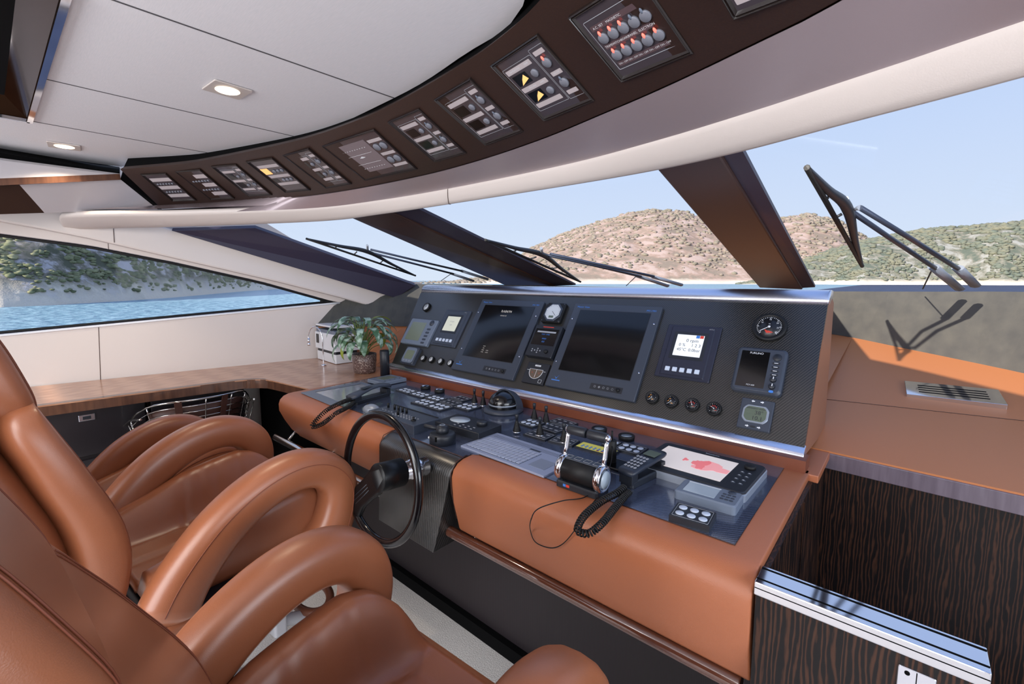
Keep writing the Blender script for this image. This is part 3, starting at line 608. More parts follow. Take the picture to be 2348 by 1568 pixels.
# --- deck vent
m, w_, h_ = fit((0, -.148, 1), (0, 2.75, 1.004), [(2079, 874), (2298, 897), (2302, 928), (2073, 905)]); g0 = m.translation
t = thing('air_vent', 'polished steel air vent grille let into the tan starboard deck', 'vent', m)
obj('plate', B().rbox(w_, h_, -.03, .004, .003, inset=.001), CHROME, t)
b = B(); 
for k in range(4): b.rbox(w_ * .72, h_ * .052, .004, .0046, .003, cy=h_ * (-.24 + .16 * k))
obj('slot', b, VOID, t)

# ================================================================== PORT COUNTER AND CABINETS
ct = thing('port_counter', 'long light brown wooden worktop under the port window', 'worktop', T(-3.6, .9, .9)); Cw = wm(ct)
poly = [(-4.36, -1.4), (-3.62, -1.4), (-3.43, .24), (-3.335, 1.02), (-3.30, 1.12), (-3.23, 1.185), (-3.14, 1.205), (-2.675, 1.262), (-2.675, 1.60), (-2.665, 1.76), (-2.70, 1.96), (-3.77, 1.96), (-4.09, .22)]
obj('top', B().prism(poly, .926, .933), COUNTER, ct, M=Cw)
b = B(); ed = catmull([(-3.62, -1.4, 0), (-3.43, .24, 0), (-3.335, 1.0, 0), (-3.30, 1.11, 0), (-3.23, 1.18, 0), (-3.14, 1.205, 0), (-2.675, 1.262, 0)], 6)
b.strip([p + Vector((0, 0, .873)) for p in ed], [p + Vector((0, 0, .931)) for p in ed]); b.strip([p + Vector((-.03, .04, .873)) for p in ed], [p + Vector((0, 0, .873)) for p in ed]); obj('edge', b, CEDGE, ct, M=Cw, recalc=False)
b = B(); b.strip([p + Vector((-.05, .0, .9335)) for p in ed[:-8]], [p + Vector((-.0, 0, .9335)) for p in ed[:-8]]); obj('edge_inlay', b, CEDGE, ct, M=Cw, recalc=False)
for i, (y0, y1, lab) in enumerate(((-.9, .60, 'dark wenge cabinet with a small metal latch below the port worktop'), (.62, 1.16, 'dark cabinet partly hidden by the wire chair below the port worktop'))):
    t = thing('port_cabinet', lab, 'cabinet', T(-3.75, (y0 + y1) / 2, 0)); X_ = -3.55
    obj('body', B().box((.02, 0, .44), (.36 - .12 * i, y1 - y0, .86)), RIB, t)
    d = obj('door', B().box((.21, 0, .72), (.018, y1 - y0 - .012, .27)), mat('cabinet_dark', (34, 30, 34), .35, coat=.3, bump=(60, .1, (1, 1, 12))), t, bevel=.002)
    d2 = obj('door', B().box((.21, 0, .31), (.018, y1 - y0 - .012, .50)), bpy.data.materials['cabinet_dark'], t, bevel=.002)
    if i == 0:
        p = PX(199, 957, -3.53); b = B(); b.box((.222, p.y - (y0 + y1) / 2, p.z), (.006, .07, .036)); obj('latch', b, BRUSHED, d, bevel=.002); b = B(); b.box((.226, p.y - (y0 + y1) / 2, p.z), (.003, .035, .018)); obj('latch_recess', b, BLACKP, d)
struct('under_counter_void', B().box((-3.4, 1.75, .44), (.5, .9, .86)), VOID)  # added black box standing in for the dark space under the counter

# ================================================================== WIRE CHAIR
wc = thing('wire_chair', 'steel wire armchair with dark brown seat pad at the port worktop', 'wire chair', T(-3.28, .83, 0))
wr, pad = B(), B()
def wirept(u, v):   # u -1..1 along the rim, v 0 rim .. 1 seat
    y = .33 * u * (1 - .25 * v); x = .10 - .10 * v - .28 * (abs(u) ** 3) * (1 - v * .3) - .12 * max(0, v - .5); z = .885 - .36 * v - .13 * abs(u) ** 6
    return Vector((x, y - .05 * 0, z))
for k in range(10): v = k / 9 * .95; wr.tube([wirept(-1.0 + 2 * i / 20, v) for i in range(21)], .0032 if k else .006, 6)
for u in (-.98, -.8, -.45, 0, .45, .8, .98): wr.tube([wirept(u, v / 9) for v in range(10)], .004, 6)
obj('back_wires', wr, NICKEL, wc)
for s in (-1, 1):
    b = B(); b.tube(catmull([(.0, s * .30, .80), (-.14, s * .33, .77), (-.30, s * .345, .70), (-.44, s * .34, .66)], 6), .006, 8)
    for k in range(5): b.tube([(-.10 - .08 * k, s * .33, .76 - .025 * k), (-.12 - .07 * k, s * .27, .50)], .003, 6)
    obj('arm', b, NICKEL, wc)
b = B(); b.rbox(.42, .46, .465, .50, .06, cx=-.22, inset=.008); obj('seat_pad', b, mat('dark_brown_pad', (72, 42, 34), .5), wc)
b = B(); 
for u in (-.42, .32): b.loft([[wirept(u - .05, v) + Vector((.006, 0, 0)), wirept(u + .05, v) + Vector((.006, 0, 0)), wirept(u + .05, v) - Vector((.006, 0, 0)), wirept(u - .05, v) - Vector((.006, 0, 0))] for v in (0, .2, .4, .6, .8, .95)], smooth=False)
obj('back_strap', b, bpy.data.materials['dark_brown_pad'], wc)
b = B(); b.loft([[wirept(-.8 + 1.6 * i / 10, v) + Vector((-.02, 0, 0)) for i in range(11)] + [wirept(.8 - 1.6 * i / 10, v) + Vector((-.045, 0, 0)) for i in range(11)] for v in (.12, .3, .5, .7, .9)]); obj('back_pad', b, bpy.data.materials['dark_brown_pad'], wc)
for s in (-1, 1):
    for x in (-.02, -.42): obj('leg', B().tube([(x, s * .16, .47), (x * 1.15, s * .22, .01)], .006, 8), NICKEL, wc)

# ================================================================== ITEMS ON THE PORT COUNTER
ZC = .933
# printer
p0 = PZ(708, 825, ZC); t = thing('printer', 'white office printer with dark grey top on the port worktop behind the plant', 'printer', T(-3.55, 1.875, ZC) @ RZ(-5) @ Matrix.Diagonal((.84, .62, 1, 1)))
obj('base_tray', B().rbox(.44, .30, .004, .075, .012, inset=.004), WHITEP, t)
obj('paper_slot', B().rbox(.42, .29, .075, .10, .01), BLACKP, t)
obj('body', B().rbox(.47, .33, .10, .235, .014, inset=.005), WHITEP, t)
obj('control_panel', B().box((-.16, -.168, .18), (.06, .006, .075)), SCREEN, t, bevel=.002)
obj('scanner_lid', B().rbox(.45, .31, .235, .262, .012, cx=.01, inset=.004), MIDP, t)
b = B(); b.prism([(-.225, -.15), (.21, -.15), (.21, .15), (-.225, .15)], .285, .298); b.add([(-.225, .10, .262), (.21, .10, .262), (.21, .15, .262), (-.225, .15, .262), (-.225, .06, .286), (.21, .06, .286), (.21, .15, .286), (-.225, .15, .286)], [(0, 1, 5, 4), (1, 2, 6, 5), (2, 3, 7, 6), (3, 0, 4, 7)]); obj('document_feeder', b, WHITEP, t)
# tap
t = thing('swan_neck_lamp', 'slim chrome gooseneck with a small hooked head in front of the printer', 'gooseneck', T(*PZ(742, 838, ZC)))
h_ = PX(741, 745, t.location.x).z - ZC
b = B(); b.tube(catmull([(0, 0, 0), (0, 0, .12), (-.003, 0, .22), (-.02, -.006, .27), (-.062, -.02, .30), (-.105, -.035, .285), (-.13, -.045, .24), (-.132, -.046, .205)], 8), .0045, 10); obj('neck', b, CHROME, t)
obj('foot', B().lathe([(0, 0), (.022, 0), (.022, .006), (.008, .012), (0, .012)], 20), CHROME, t)
b = B(); b.cyl(.009, .165, .208, 14, -.132, -.046); b.cyl(.011, .15, .168, 14, -.132, -.046); obj('head', b, CHROME, t)
# plant
pc = PZ(838, 856, ZC); t = thing('potted_plant', 'variegated aglaonema house plant in a mosaic pot on the port worktop', 'plant', T(pc.x - .04, pc.y + .02, ZC) @ Matrix.Diagonal((1.12, 1.12, 1.15, 1)))
obj('pot', B().lathe([(0, 0), (.062, 0), (.068, .01), (.074, .07), (.076, .118), (.070, .120), (.066, .10), (0, .10)], 28), POTM, t)
obj('soil', B().lathe([(0, .105), (.068, .103)], 20), mat('soil', (50, 38, 30), .9), t)
rnd = random.Random(5)
stems = B()
def leaf(base, az, reach, rise, droop, L_, wd, m, n=9):
    b = B(); d = Vector((math.cos(az), math.sin(az), 0)); side = Vector((-d.y, d.x, 0)); st = base + d * reach + Vector((0, 0, rise))
    stems.tube(catmull([base, base + d * reach * .35 + Vector((0, 0, rise * .6)), st], 5), .0026, 5)
    A, Cc, D, Mm = [], [], [], []
    pos = st.copy(); ang = math.atan2(rise, reach + .02) * .45
    for i in range(n + 1):
        s_ = i / n; wdt = wd * (math.sin(math.pi * min(1, s_ ** .75)) ** .8 if 0 < s_ < 1 else 0) * .5 + .0004
        upn = Vector((-d.x * math.sin(ang), -d.y * math.sin(ang), math.cos(ang))); A.append(pos + side * wdt + upn * wdt * .35); Mm.append(pos.copy()); Cc.append(pos - side * wdt + upn * wdt * .35)
        pos = pos + (d * math.cos(ang) + Vector((0, 0, math.sin(ang)))) * (L_ / n); ang -= droop / n
    b.strip(A, Mm); b.strip(Mm, Cc); th = Vector((0, 0, -.0006)); b.strip([p + th for p in A], [p + th for p in Cc])
    obj('leaf', b, m, t, recalc=False)
for i in range(46):
    az = i * 2.399 + rnd.random() * .4; k = i / 45
    leaf(Vector((rnd.uniform(-.02, .02), rnd.uniform(-.02, .02), .11)), az, .03 + .075 * (1 - k) * rnd.uniform(.7, 1.2) + .02, .05 + .15 * k + rnd.uniform(0, .04), 1.5 + 1.6 * (1 - k) * rnd.uniform(.7, 1.1), rnd.uniform(.13, .185), rnd.uniform(.034, .048), LEAFY if rnd.random() < .13 else LEAF)
obj('stems', stems, STEM, t)

# ================================================================== INSTRUMENT PANEL (raked)
D0 = Vector((-.246, 1.816, 1.0)); DY = Vector((0, .343, .503)).normalized(); DX = Vector((1, 0, 0)); DN = DX.cross(DY)
DF = frame(D0, DX, DY)
ip = thing('instrument_panel', 'raked black carbon fibre instrument panel with chrome top edge, above the console', 'instrument panel', DF)
tl = DF.inverted() @ hit(955, 690, DN, D0); bl = DF.inverted() @ hit(897, 838, DN, D0); xl0, xl1 = bl.x, tl.x
obj('face', B().prism([(xl0, 0), (0, 0), (0, .612), (xl1 + .012, .612), (xl1, .60)], -.012, 0), CARBON, ip)
# body behind the face
vs = []
for x0_, x1_ in ((xl0, xl1), (0, 0)):
    for y, z, k in ((1.812, .985, 0), (2.195, 1.545, 1), (2.33, 1.50, 1), (2.33, .95, 0)): vs.append((x0_ + (x1_ - x0_) * k + D0.x, y + .012, z))
b = B(); b.add(vs, [(0, 1, 2, 3), (7, 6, 5, 4), (0, 4, 5, 1), (1, 5, 6, 2), (2, 6, 7, 3), (3, 7, 4, 0)]); obj('housing', b, mat('panel_end_leather', (140, 96, 74), .45), ip, M=wm(ip))
# chrome visor along the top, rounded
pr = [(2.156, 1.500), (2.160, 1.520), (2.168, 1.538), (2.181, 1.550), (2.200, 1.556), (2.225, 1.557), (2.27, 1.552), (2.28, 1.535), (2.19, 1.50)]
b = B(); x1_ = D0.x + xl1; b.loft([[Vector((x, y if k else y + .01, z if k else z - .004)) for y, z in pr] for x, k in ((x1_ - .008, 0), (x1_ + .006, 1), (D0.x - .002, 1), (D0.x + .003, 1))]); obj('chrome_visor', b, BRUSHED, ip, M=wm(ip))
pr = [(1.842, 1.022), (1.822, 1.016), (1.806, 1.004), (1.798, .990), (1.80, .978), (1.83, .972), (1.87, 1.0)]
b = B(); b.loft([[Vector((x, y, z)) for y, z in pr] for x in (D0.x + xl0 - .02, D0.x + .003)]); obj('chrome_sill', b, BRUSHED, ip, M=wm(ip), bevel=.0015)

# ---- helpers that fit an instrument to the raked panel, frame at the centre of its back
def dashfit(c, lift=0): return fit(DN, D0 + DN * lift, c, rot=False)
def plate_z(c, z=.9535): return fit((0, 0, 1), (0, 0, z), c)
def ring(b, r, w_, z0, z1, cx=0, cy=0, n=40): b.lathe([(r - w_, z0), (r, z0), (r, z1 * .7), (r - w_ * .35, z1), (r - w_, z1 * .93), (r - w_, z0)], n, T(cx, cy, 0))
def gauge(lab, cx, cy, r, dial, ticks, needle, marks=None, bez=RUBBER, grp=None, lab2=None):
    p = hit(cx, cy, DN, D0 + DN * .008); m = frame(p - DN * .008, DX, DY); t = thing('round_gauge', lab, 'gauge', m, grp)
    b = B(); b.lathe([(0, 0), (r, 0), (r, .011), (r * .97, .0145), (r * .80, .016), (r * .76, .012), (0, .012)], 36); obj('bezel', b, bez, t)
    b = B(); b.cyl(r * .77, .0118, .0124, 32); obj('dial', b, dial, t)
    b = B()
    for k in range(ticks): a = R(225 - 270 * k / (ticks - 1)); big = k % 5 == 0; l = .14 if big else .08; c, s = math.cos(a), math.sin(a); b.box((0, 0, 0), (r * l, r * (.022 if not big else .035), .0004), T(c * r * (.72 - l / 2), s * r * (.72 - l / 2), .0128) @ RZ(math.degrees(a)))
    obj('scale', b, WHITET if dial is DIAL else DARKT, t)
    b = B(); a = R(needle); b.box((r * .25, 0, 0), (r * .62, r * .04, .0006), T(0, 0, .0134) @ RZ(needle)); b.cyl(r * .08, .0125, .0145, 12); obj('needle', b, WHITET if dial is DIAL else DARKT, t)
    if marks: b = B(); [b.box((0, 0, 0), (r * .30, r * .05, .0004), T(r * .38 * math.cos(R(q)), r * .38 * math.sin(R(q)), .0130) @ RZ(q + 50)) for q in marks[1]]; obj('warning_marks', b, marks[0], t)
    if lab2: lettering(lab2, WHITET if dial is DIAL else DARKT, t)
    return t
g = gauge('small pale faced gauge at the top left corner of the instrument panel', 978, 704, .034, DIALW, 21, 100)
gauge('large black gauge with white scale above the fish finder', 1764, 750, .0635, DIAL, 31, 215, (REDT, (250, 262, 275, 288)), lab2=[('0', .009, -.030, -.022, .0128), ('10', .009, -.028, .018, .0128), ('15', .009, 0, .033, .0128), ('20', .009, .028, .018, .0128), ('25', .009, .032, -.004, .0128), ('30', .009, .028, -.024, .0128), ('kn', .007, 0, .013, .0128)])
for (x, y), l in zip(((970, 821), (989, 824), (1010, 828), (1032, 832)), ('leftmost', 'second from left', 'third from left', 'rightmost')):
    gauge('%s of the row of four silver rimmed gauges left of the left monitor' % l, x, y, .0225, DIALW, 11, 60 if l[0] == 'l' else 140, bez=CHROME if 0 else RUBBER, grp='small gauges left of the left monitor')
for (x, y), l, nd in zip(((1495, 911), (1539, 920), (1587, 928), (1637, 937)), ('leftmost', 'second from left', 'third from left', 'rightmost'), (235, 230, 118, 150)):
    gauge('%s of the four black gauges with red markings right of the right monitor' % l, x, y, .0285, DIAL, 13, nd, (ORANGET if nd > 200 else REDT, (150, 110, 70, 30, 320) if nd < 200 else (120, 180, 300)), grp='small gauges right of the right monitor')
# ---- monitors
def monitor(lab, c, writing):
    m, w_, h_ = dashfit(c, .018); t = thing('monitor', lab, 'monitor', m @ T(0, 0, -.018)); s = w_ / .46
    b = B(); b.rbox(w_, h_, 0, .018, .006, inset=.003); obj('bezel', b, GREYP, t)
    sw, sh, sy = w_ * .80, h_ * .72, h_ * .055
    b = B(); b.rbox(sw + .006, sh + .006, .0176, .0184, .001, cy=sy); obj('screen_edge', b, BLACKP, t)
    b = B(); b.rbox(sw, sh, .018, .0188, .001, cy=sy); obj('screen', b, SCREEN, t)
    b = B(); b.rbox(w_ * .34, h_ * .062, .018, .0186, .002, cx=w_ * .19, cy=-h_ * .42); pn = obj('button_panel', b, BLACKP, t)
    b = B(); [ring(b, .0055, .0016, .0186, .0194, w_ * (.07 + .047 * k), -h_ * .42, 16) for k in range(5)]; b.cyl(.0028, .0186, .0196, 10, w_ * .117, -h_ * .42); obj('button', b, GREYT, pn)
    b = B(); b.cyl(.009, .0186, .026, 16, w_ * .318, -h_ * .42); obj('knob', b, RUBBER, pn)
    b = B(); [b.cyl(.0038, .018, .021, 12, sx_ * w_ * .465, h_ * q) for sx_ in (-1, 1) for q in (.30, -.22)]; obj('screw', b, BRUSHED, t)
    lettering([('Master View', .015, -w_ * .455, h_ * .455, .0182, 'LEFT'), ('MV-1901', .014, w_ * .455, h_ * .445, .0182, 'RIGHT')], BLUET, t)
    b = B(); b.prism([(-.012, .010), (0, 0), (.014, .018), (.006, .006), (0, -.006)], .018, .0185, T(-w_ * .39, -h_ * .40, 0)); b.box((-w_ * .39, -h_ * .425, .0183), (.05, .005, .0005)); obj('emblem', b, BLUET, t)
    if writing: lettering([('RA84/94', .024, 0, h_ * .335, .0189), ('STAND BY', .011, -.01, h_ * .275, .0189), ('GAIN', .008, -.055, -.075, .0189), ('SEA', .008, -.055, -.088, .0189), ('RAIN', .008, -.055, -.101, .0189), ('TUNE', .008, -.055, -.114, .0189), ('0 NM', .008, -.02, -.101, .0189), ('AUTO', .008, -.018, -.114, .0189)], mat('pale_screen_writing', (176, 170, 160), .5, em=(176, 170, 160), es=.3), t, 'screen_writing')
    return t
monitor('left flush monitor with small amber writing on its dark screen', [(1094, 686), (1236, 692), (1188, 871), (1045, 847)], 1)
monitor('right flush monitor with a blank black screen', [(1310, 695), (1514, 703), (1460, 922), (1258, 884)], 0)
# ---- engine displays with five keys
def engine(lab, c, big):
    m, w_, h_ = dashfit(c, .012); t = thing('engine_display', lab, 'engine display', m @ T(0, 0, -.012))
    obj('bezel', B().rbox(w_, h_, 0, .010, .004, inset=.003), GREYP if not big else mat('blue_black_plastic', (34, 36, 52), .42), t)
    obj('raised_frame', B().rbox(w_ * .80, h_ * .93, .010, .015, .003, inset=.004), bpy.data.materials.get('blue_black_plastic') or GREYP, t)
    sw, sh, sy = w_ * .50, h_ * .40, h_ * .10
    obj('screen_surround', B().rbox(sw + .03, sh + .03, .015, .0165, .003, cy=sy, inset=.001), BLACKP, t)
    obj('screen', B().rbox(sw, sh, .0165, .0172, .001, cy=sy), LIT if big else mat('pale_engine_screen', (190, 190, 172), .3, em=(200, 200, 180), es=.35), t)
    for k in range(5): obj('key', B().rbox(w_ * .085, w_ * .085, .015, .020, .002, cx=w_ * (-.27 + .135 * k), cy=-h_ * .355, inset=.0015), WHITEB, t)
    if big:
        z = .0173; lettering([('0 rpm', .022, .012, sy + .024, z), ('0 %', .020, -.028, sy + .001, z), ('1 2 3', .020, .032, sy + .001, z), ('45°C', .020, -.026, sy - .022, z), ('0.0bar', .020, .029, sy - .022, z)], DARKT, t)
        b = B(); b.box((sw * .27, sy + sh * .43, z), (sw * .13, sh * .13, .0004)); f = obj('blue_mark', b, BLUET, t); b = B(); b.box((sw * .41, sy + sh * .43, z), (sw * .13, sh * .13, .0004)); obj('red_mark', b, REDT, t)
    else:
        lettering([('0 rpm', .016, 0, sy + .016, .0173), ('0.0', .016, 0, sy - .010, .0173)], GREYT, t)
    lettering([('MTU', .010, w_ * .34, h_ * .43, .0102 + .005)], GREYT, t, 'emblem')
engine('five key engine display left of the left monitor, with cream coloured screen', [(1016, 710), (1074, 712.5), (1049, 796), (992, 789)], 0)
engine('five key engine display right of the right monitor, its white screen reading 0 rpm', [(1531, 741), (1654, 751), (1626, 877), (1501, 860)], 1)
# ---- grey plotter, top left
m, w_, h_ = dashfit([(939, 730), (999, 734), (984, 792), (922, 785)], .022); t = thing('small_plotter', 'grey plotter with square green screen at the left end of the instrument panel', 'plotter', m @ T(0, 0, -.022))
obj('case', B().rbox(w_, h_, 0, .022, .008, inset=.005), MIDP, t); obj('screen', B().rbox(w_ * .52, h_ * .70, .022, .0228, .001, cx=-w_ * .12, cy=.0), LCDG, t)
for k in range(5): obj('key', B().rbox(w_ * .12, h_ * .07, .022, .0245, .004, cx=w_ * .32, cy=h_ * (.12 - .13 * k), inset=.001), GREYP, t)
obj('cursor_pad', B().cyl(w_ * .07, .022, .026, 16, w_ * .33, h_ * .36), GREYP, t)
# ---- handheld size display
m, w_, h_ = dashfit([(930, 793), (958, 797), (948, 835), (919, 830)], .028); t = thing('pilot_display', 'small oval faced display below the grey plotter at the far left of the panel', 'display', m @ T(0, 0, -.028))
obj('case', B().rbox(w_, h_, 0, .028, .010, inset=.004), GREYP, t); obj('face_ring', B().rbox(w_ * .86, h_ * .88, .028, .0295, .022, inset=.001), MIDP, t); obj('screen', B().rbox(w_ * .62, h_ * .52, .0295, .030, .010, cy=h_ * .02), LCDG, t)
for k in range(3): obj('key', B().rbox(w_ * .16, h_ * .08, .0295, .031, .003, cx=w_ * (-.22 + .22 * k), cy=-h_ * .33), SILVP, t)
# ---- square compass gauge
m, w_, h_ = dashfit([(1252, 692), (1295, 695), (1285, 740), (1241, 735)], .025); t = thing('wind_gauge', 'white faced octagonal gauge with clipped corners between the two monitors', 'gauge', m @ T(0, 0, -.025))
obj('case', B().rbox(w_, h_, 0, .022, .010, inset=.004), RUBBER, t); r = min(w_, h_) * .5
def ngon(r_, n, rot=0): return [(r_ * math.cos(2 * math.pi * k / n + rot), r_ * math.sin(2 * math.pi * k / n + rot)) for k in range(n)]
obj('bezel', B().prism(ngon(r * .98, 8, math.pi / 8), .022, .027, inset=.003), GREYP, t); obj('dial', B().prism(ngon(r * .80, 8, math.pi / 8), .027, .0275), DIALW, t)
b = B(); [b.box((0, 0, 0), (r * .10, r * .02, .0003), T(r * .66 * math.cos(R(a)), r * .66 * math.sin(R(a)), .0277) @ RZ(a)) for a in range(-40, 221, 15)]; obj('scale', b, DARKT, t)
b = B(); b.box((0, 0, 0), (r * .62, r * .035, .0005), T(r * .16, -r * .15, .0281) @ RZ(-42)); obj('needle', b, DARKT, t)
b = B(); b.rbox(r * .5, r * .22, .0277, .0281, .001, cy=-r * .5); obj('small_window', b, LCD, t)
b = B(); [b.cyl(.0035, .022, .024, 10, sx_ * w_ * .43, sy_ * h_ * .43) for sx_ in (-1, 1) for sy_ in (-1, 1)]; obj('screw', b, GREYP, t)
# ---- radio / autopilot display
m, w_, h_ = dashfit([(1227, 744), (1285, 748), (1268, 823), (1206, 812)], .034); t = thing('radio_control', 'thick black radio display with a small keypad below its dark screen, between the monitors', 'radio', m @ T(0, 0, -.034))
obj('case', B().rbox(w_, h_, 0, .034, .006, inset=.003), BLACKP, t); obj('screen', B().rbox(w_ * .86, h_ * .52, .034, .0345, .001, cy=h_ * .12), SCREEN, t)
b = B(); b.rbox(w_ * .7, h_ * .05, .0346, .035, .001, cy=h_ * .28); obj('screen_bar', b, GREYT, t); lettering([('PORT  STBD', .010, 0, h_ * .2, .0348), ('SPEED', .011, 0, h_ * .06, .0348), ('0.0', .014, 0, -h_ * .03, .0348)], BLUET, t)
for k, (x, y) in enumerate(((0, 0), (.1, .0), (-.1, 0), (0, .06), (0, -.06), (-.2, .03), (-.2, -.03))): obj('key', B().cyl(.0038, .034, .0365, 12, (x - .08) * w_, h_ * (-.32) + y * h_), GREYT, t)
obj('knob', B().cyl(.011, .034, .046, 18, w_ * .26, -h_ * .33, inset=.002), RUBBER, t)
b = B(); b.box((0, h_ * .44, .0343), (w_ * .4, .004, .0006)); obj('orange_line', b, REDT, t)
# ---- rudder angle indicator
m, w_, h_ = dashfit([(1209, 828), (1259, 836), (1246, 884), (1198, 875)], .012); t = thing('rudder_indicator', 'square black rudder indicator with a white half round dial outline, between the monitors', 'indicator', m @ T(0, 0, -.012))
obj('case', B().rbox(w_, h_, 0, .012, .003, inset=.002), BLACKP, t); r = w_ * .30
arc = [(-r, .18 * h_)] + [(r * math.cos(a), .10 * h_ + r * math.sin(a)) for a in [math.pi + math.pi * k / 16 for k in range(17)]] + [(r, .18 * h_)]
b = B(); b.prism(arc, .012, .0123); obj('dial', b, mat('dim_dial', (92, 78, 66), .4), t); b = B(); b.tube([(x, y, .0126) for x, y in arc + [arc[0]]], .0014, 6); [b.box((s * r * 1.25, .12 * h_, .0126), (r * .3, .0018, .0006)) for s in (-1, 1)]; b.box((0, h_ * .36, .0126), (w_ * .26, h_ * .07, .0006)); b.box((r * .05, 0, .0127), (.0016, r * 1.1, .0005)); obj('outline', b, WHITET, t)
b = B(); b.tube([(x, y, .0124) for x, y in rrect(w_ * .13, w_ * .13, .002, w_ * .32, -h_ * .34)], .0007, 5, closed=True); obj('key_outline', b, WHITET, t)
lettering([('RUDDER', .006, 0, h_ * .36, .0129)], DARKT, t); lettering([('30', .007, -r * .5, .02 * h_, .0125), ('0', .007, 0, -.1 * h_, .0127), ('30', .007, r * .5, .02 * h_, .0125)], REDT, t, 'scale')
# ---- fish finder
m, w_, h_ = dashfit([(1692, 791), (1809, 803), (1788, 906), (1675, 893)], .03); t = thing('fish_finder', 'rounded dark grey fish finder with portrait black screen and keys down its right side', 'fish finder', m @ T(0, 0, -.03))
obj('case', B().rbox(w_, h_, 0, .030, .018, inset=.008, n=6), GREYP, t, bevel=.002); obj('screen', B().rbox(w_ * .57, h_ * .80, .030, .0308, .002, cx=-w_ * .12), SCREEN, t)
lettering([('FURUNO', .012, -w_ * .10, h_ * .355, .0309), ('FCV-620', .008, -w_ * .10, -h_ * .355, .0309)], WHITET, t)
obj('cursor_pad', B().cyl(w_ * .085, .030, .034, 24, w_ * .32, h_ * .30, inset=.001), BLACKP, t)
for k in range(4): obj('key', B().rbox(w_ * .15, h_ * .045, .030, .033, .006, cx=w_ * .32, cy=h_ * (.17 - .085 * k), inset=.001), BLACKP, t); 
b = B(); [b.rbox(w_ * .08, h_ * .012, .033, .0333, .001, cx=w_ * .32, cy=h_ * (.17 - .085 * k)) for k in range(4)]; obj('key_print', b, WHITET, t)
for k in range(2): n_ = obj('knob', B().cyl(w_ * .062, .030, .042, 20, w_ * .32, -h_ * (.19 + .15 * k), inset=.002), BLACKP, t); obj('pointer', B().box((w_ * .33, -h_ * (.19 + .15 * k) + .004, .0424), (.003, .010, .0006)), WHITET, n_)
obj('power_key', B().rbox(w_ * .09, h_ * .05, .030, .033, .006, cx=w_ * .32, cy=-h_ * .44), BLUET, t)
# ---- wind display
m, w_, h_ = dashfit([(1702, 910), (1777, 921), (1763, 990), (1687, 978)], .016); t = thing('wind_display', 'square display with round lcd reading 38 and 10, at the lower right of the panel', 'display', m @ T(0, 0, -.016))
obj('case', B().rbox(w_, h_, 0, .014, .003, inset=.002), GREYP, t)
r = w_ * .40; poly = [(max(-r, min(r, r * 1.08 * math.cos(a))), max(-r * .78, min(r * .78, r * math.sin(a)))) for a in [2 * math.pi * k / 48 for k in range(48)]]
obj('screen_ring', B().prism(poly, .014, .0175, inset=.002), SILVP, t); obj('screen', B().prism([(x * .84, y * .82) for x, y in poly], .0175, .0179), LCD, t)
lettering([('APPARENT WIND', .0085, 0, r * .46, .0180), ("38°", .022, r * .28, r * .10, .0180), ('10.1', .022, r * .20, -r * .38, .0180)], DARKT, t)
b = B(); [b.prism([(-.006, 0), (0, .005), (0, .002), (.006, .002), (.006, -.002), (0, -.002), (0, -.005)], .014, .0146, T(x, y, 0) @ RZ(a)) for x, y, a in ((-w_ * .14, h_ * .42, 0), (w_ * .14, h_ * .42, 180), (-w_ * .18, -h_ * .41, 180), (w_ * .18, -h_ * .41, 180))]; obj('arrow_key', b, WHITET, t)
b = B(); b.rbox(w_ * .15, h_ * .06, .014, .0155, .003, cy=-h_ * .41); obj('key', b, BLACKP, t)

# ================================================================== ON THE CONSOLE PLATE
PZ0 = .9535
def on_plate(name, lab, cat, c, top, grp=None):
    m, w_, h_ = plate_z(c, top); t = thing(name, lab, cat, m @ T(0, 0, -(top - PZ0)), grp); return t, w_, h_, top - PZ0
# flat chart table screen, far left
t, w_, h_, hh = on_plate('flat_display', 'flat pale chart display let into the port end of the console plate', 'display', [(815, 874), (893, 894), (769, 934), (704, 901)], .957)
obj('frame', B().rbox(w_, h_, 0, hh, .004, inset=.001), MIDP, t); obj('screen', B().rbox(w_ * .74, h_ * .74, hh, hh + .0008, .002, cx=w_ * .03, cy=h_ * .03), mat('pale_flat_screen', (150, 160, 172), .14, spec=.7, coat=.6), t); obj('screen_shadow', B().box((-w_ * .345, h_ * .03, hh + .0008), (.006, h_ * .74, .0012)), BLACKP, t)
# handset telephones
def coil(b, path, r=.0085, turns=60, wr=.0021, nseg=10):
    c = catmull(path, 10); L = [0]
    for a, d in zip(c, c[1:]): L.append(L[-1] + (d - a).length)
    N = turns * nseg; out = []; j = 0; prev = None
    for i in range(N + 1):
        s_ = L[-1] * i / N
        while j < len(L) - 2 and L[j + 1] < s_: j += 1
        p = c[j].lerp(c[j + 1], (s_ - L[j]) / (L[j + 1] - L[j])); tg = (c[j + 1] - c[j]).normalized()
        if prev is None: u = tg.orthogonal().normalized()
        else: u = (prev - tg * prev.dot(tg)).normalized()
        prev = u; v = tg.cross(u); a = 2 * math.pi * i / nseg; out.append(p + u * r * math.cos(a) + v * r * math.sin(a))
    b.tube(out, wr, 5)
m = frame(Vector((-2.30, 1.25, PZ0)), (math.cos(R(62)), math.sin(R(62)), 0), (-math.sin(R(62)), math.cos(R(62)), 0))
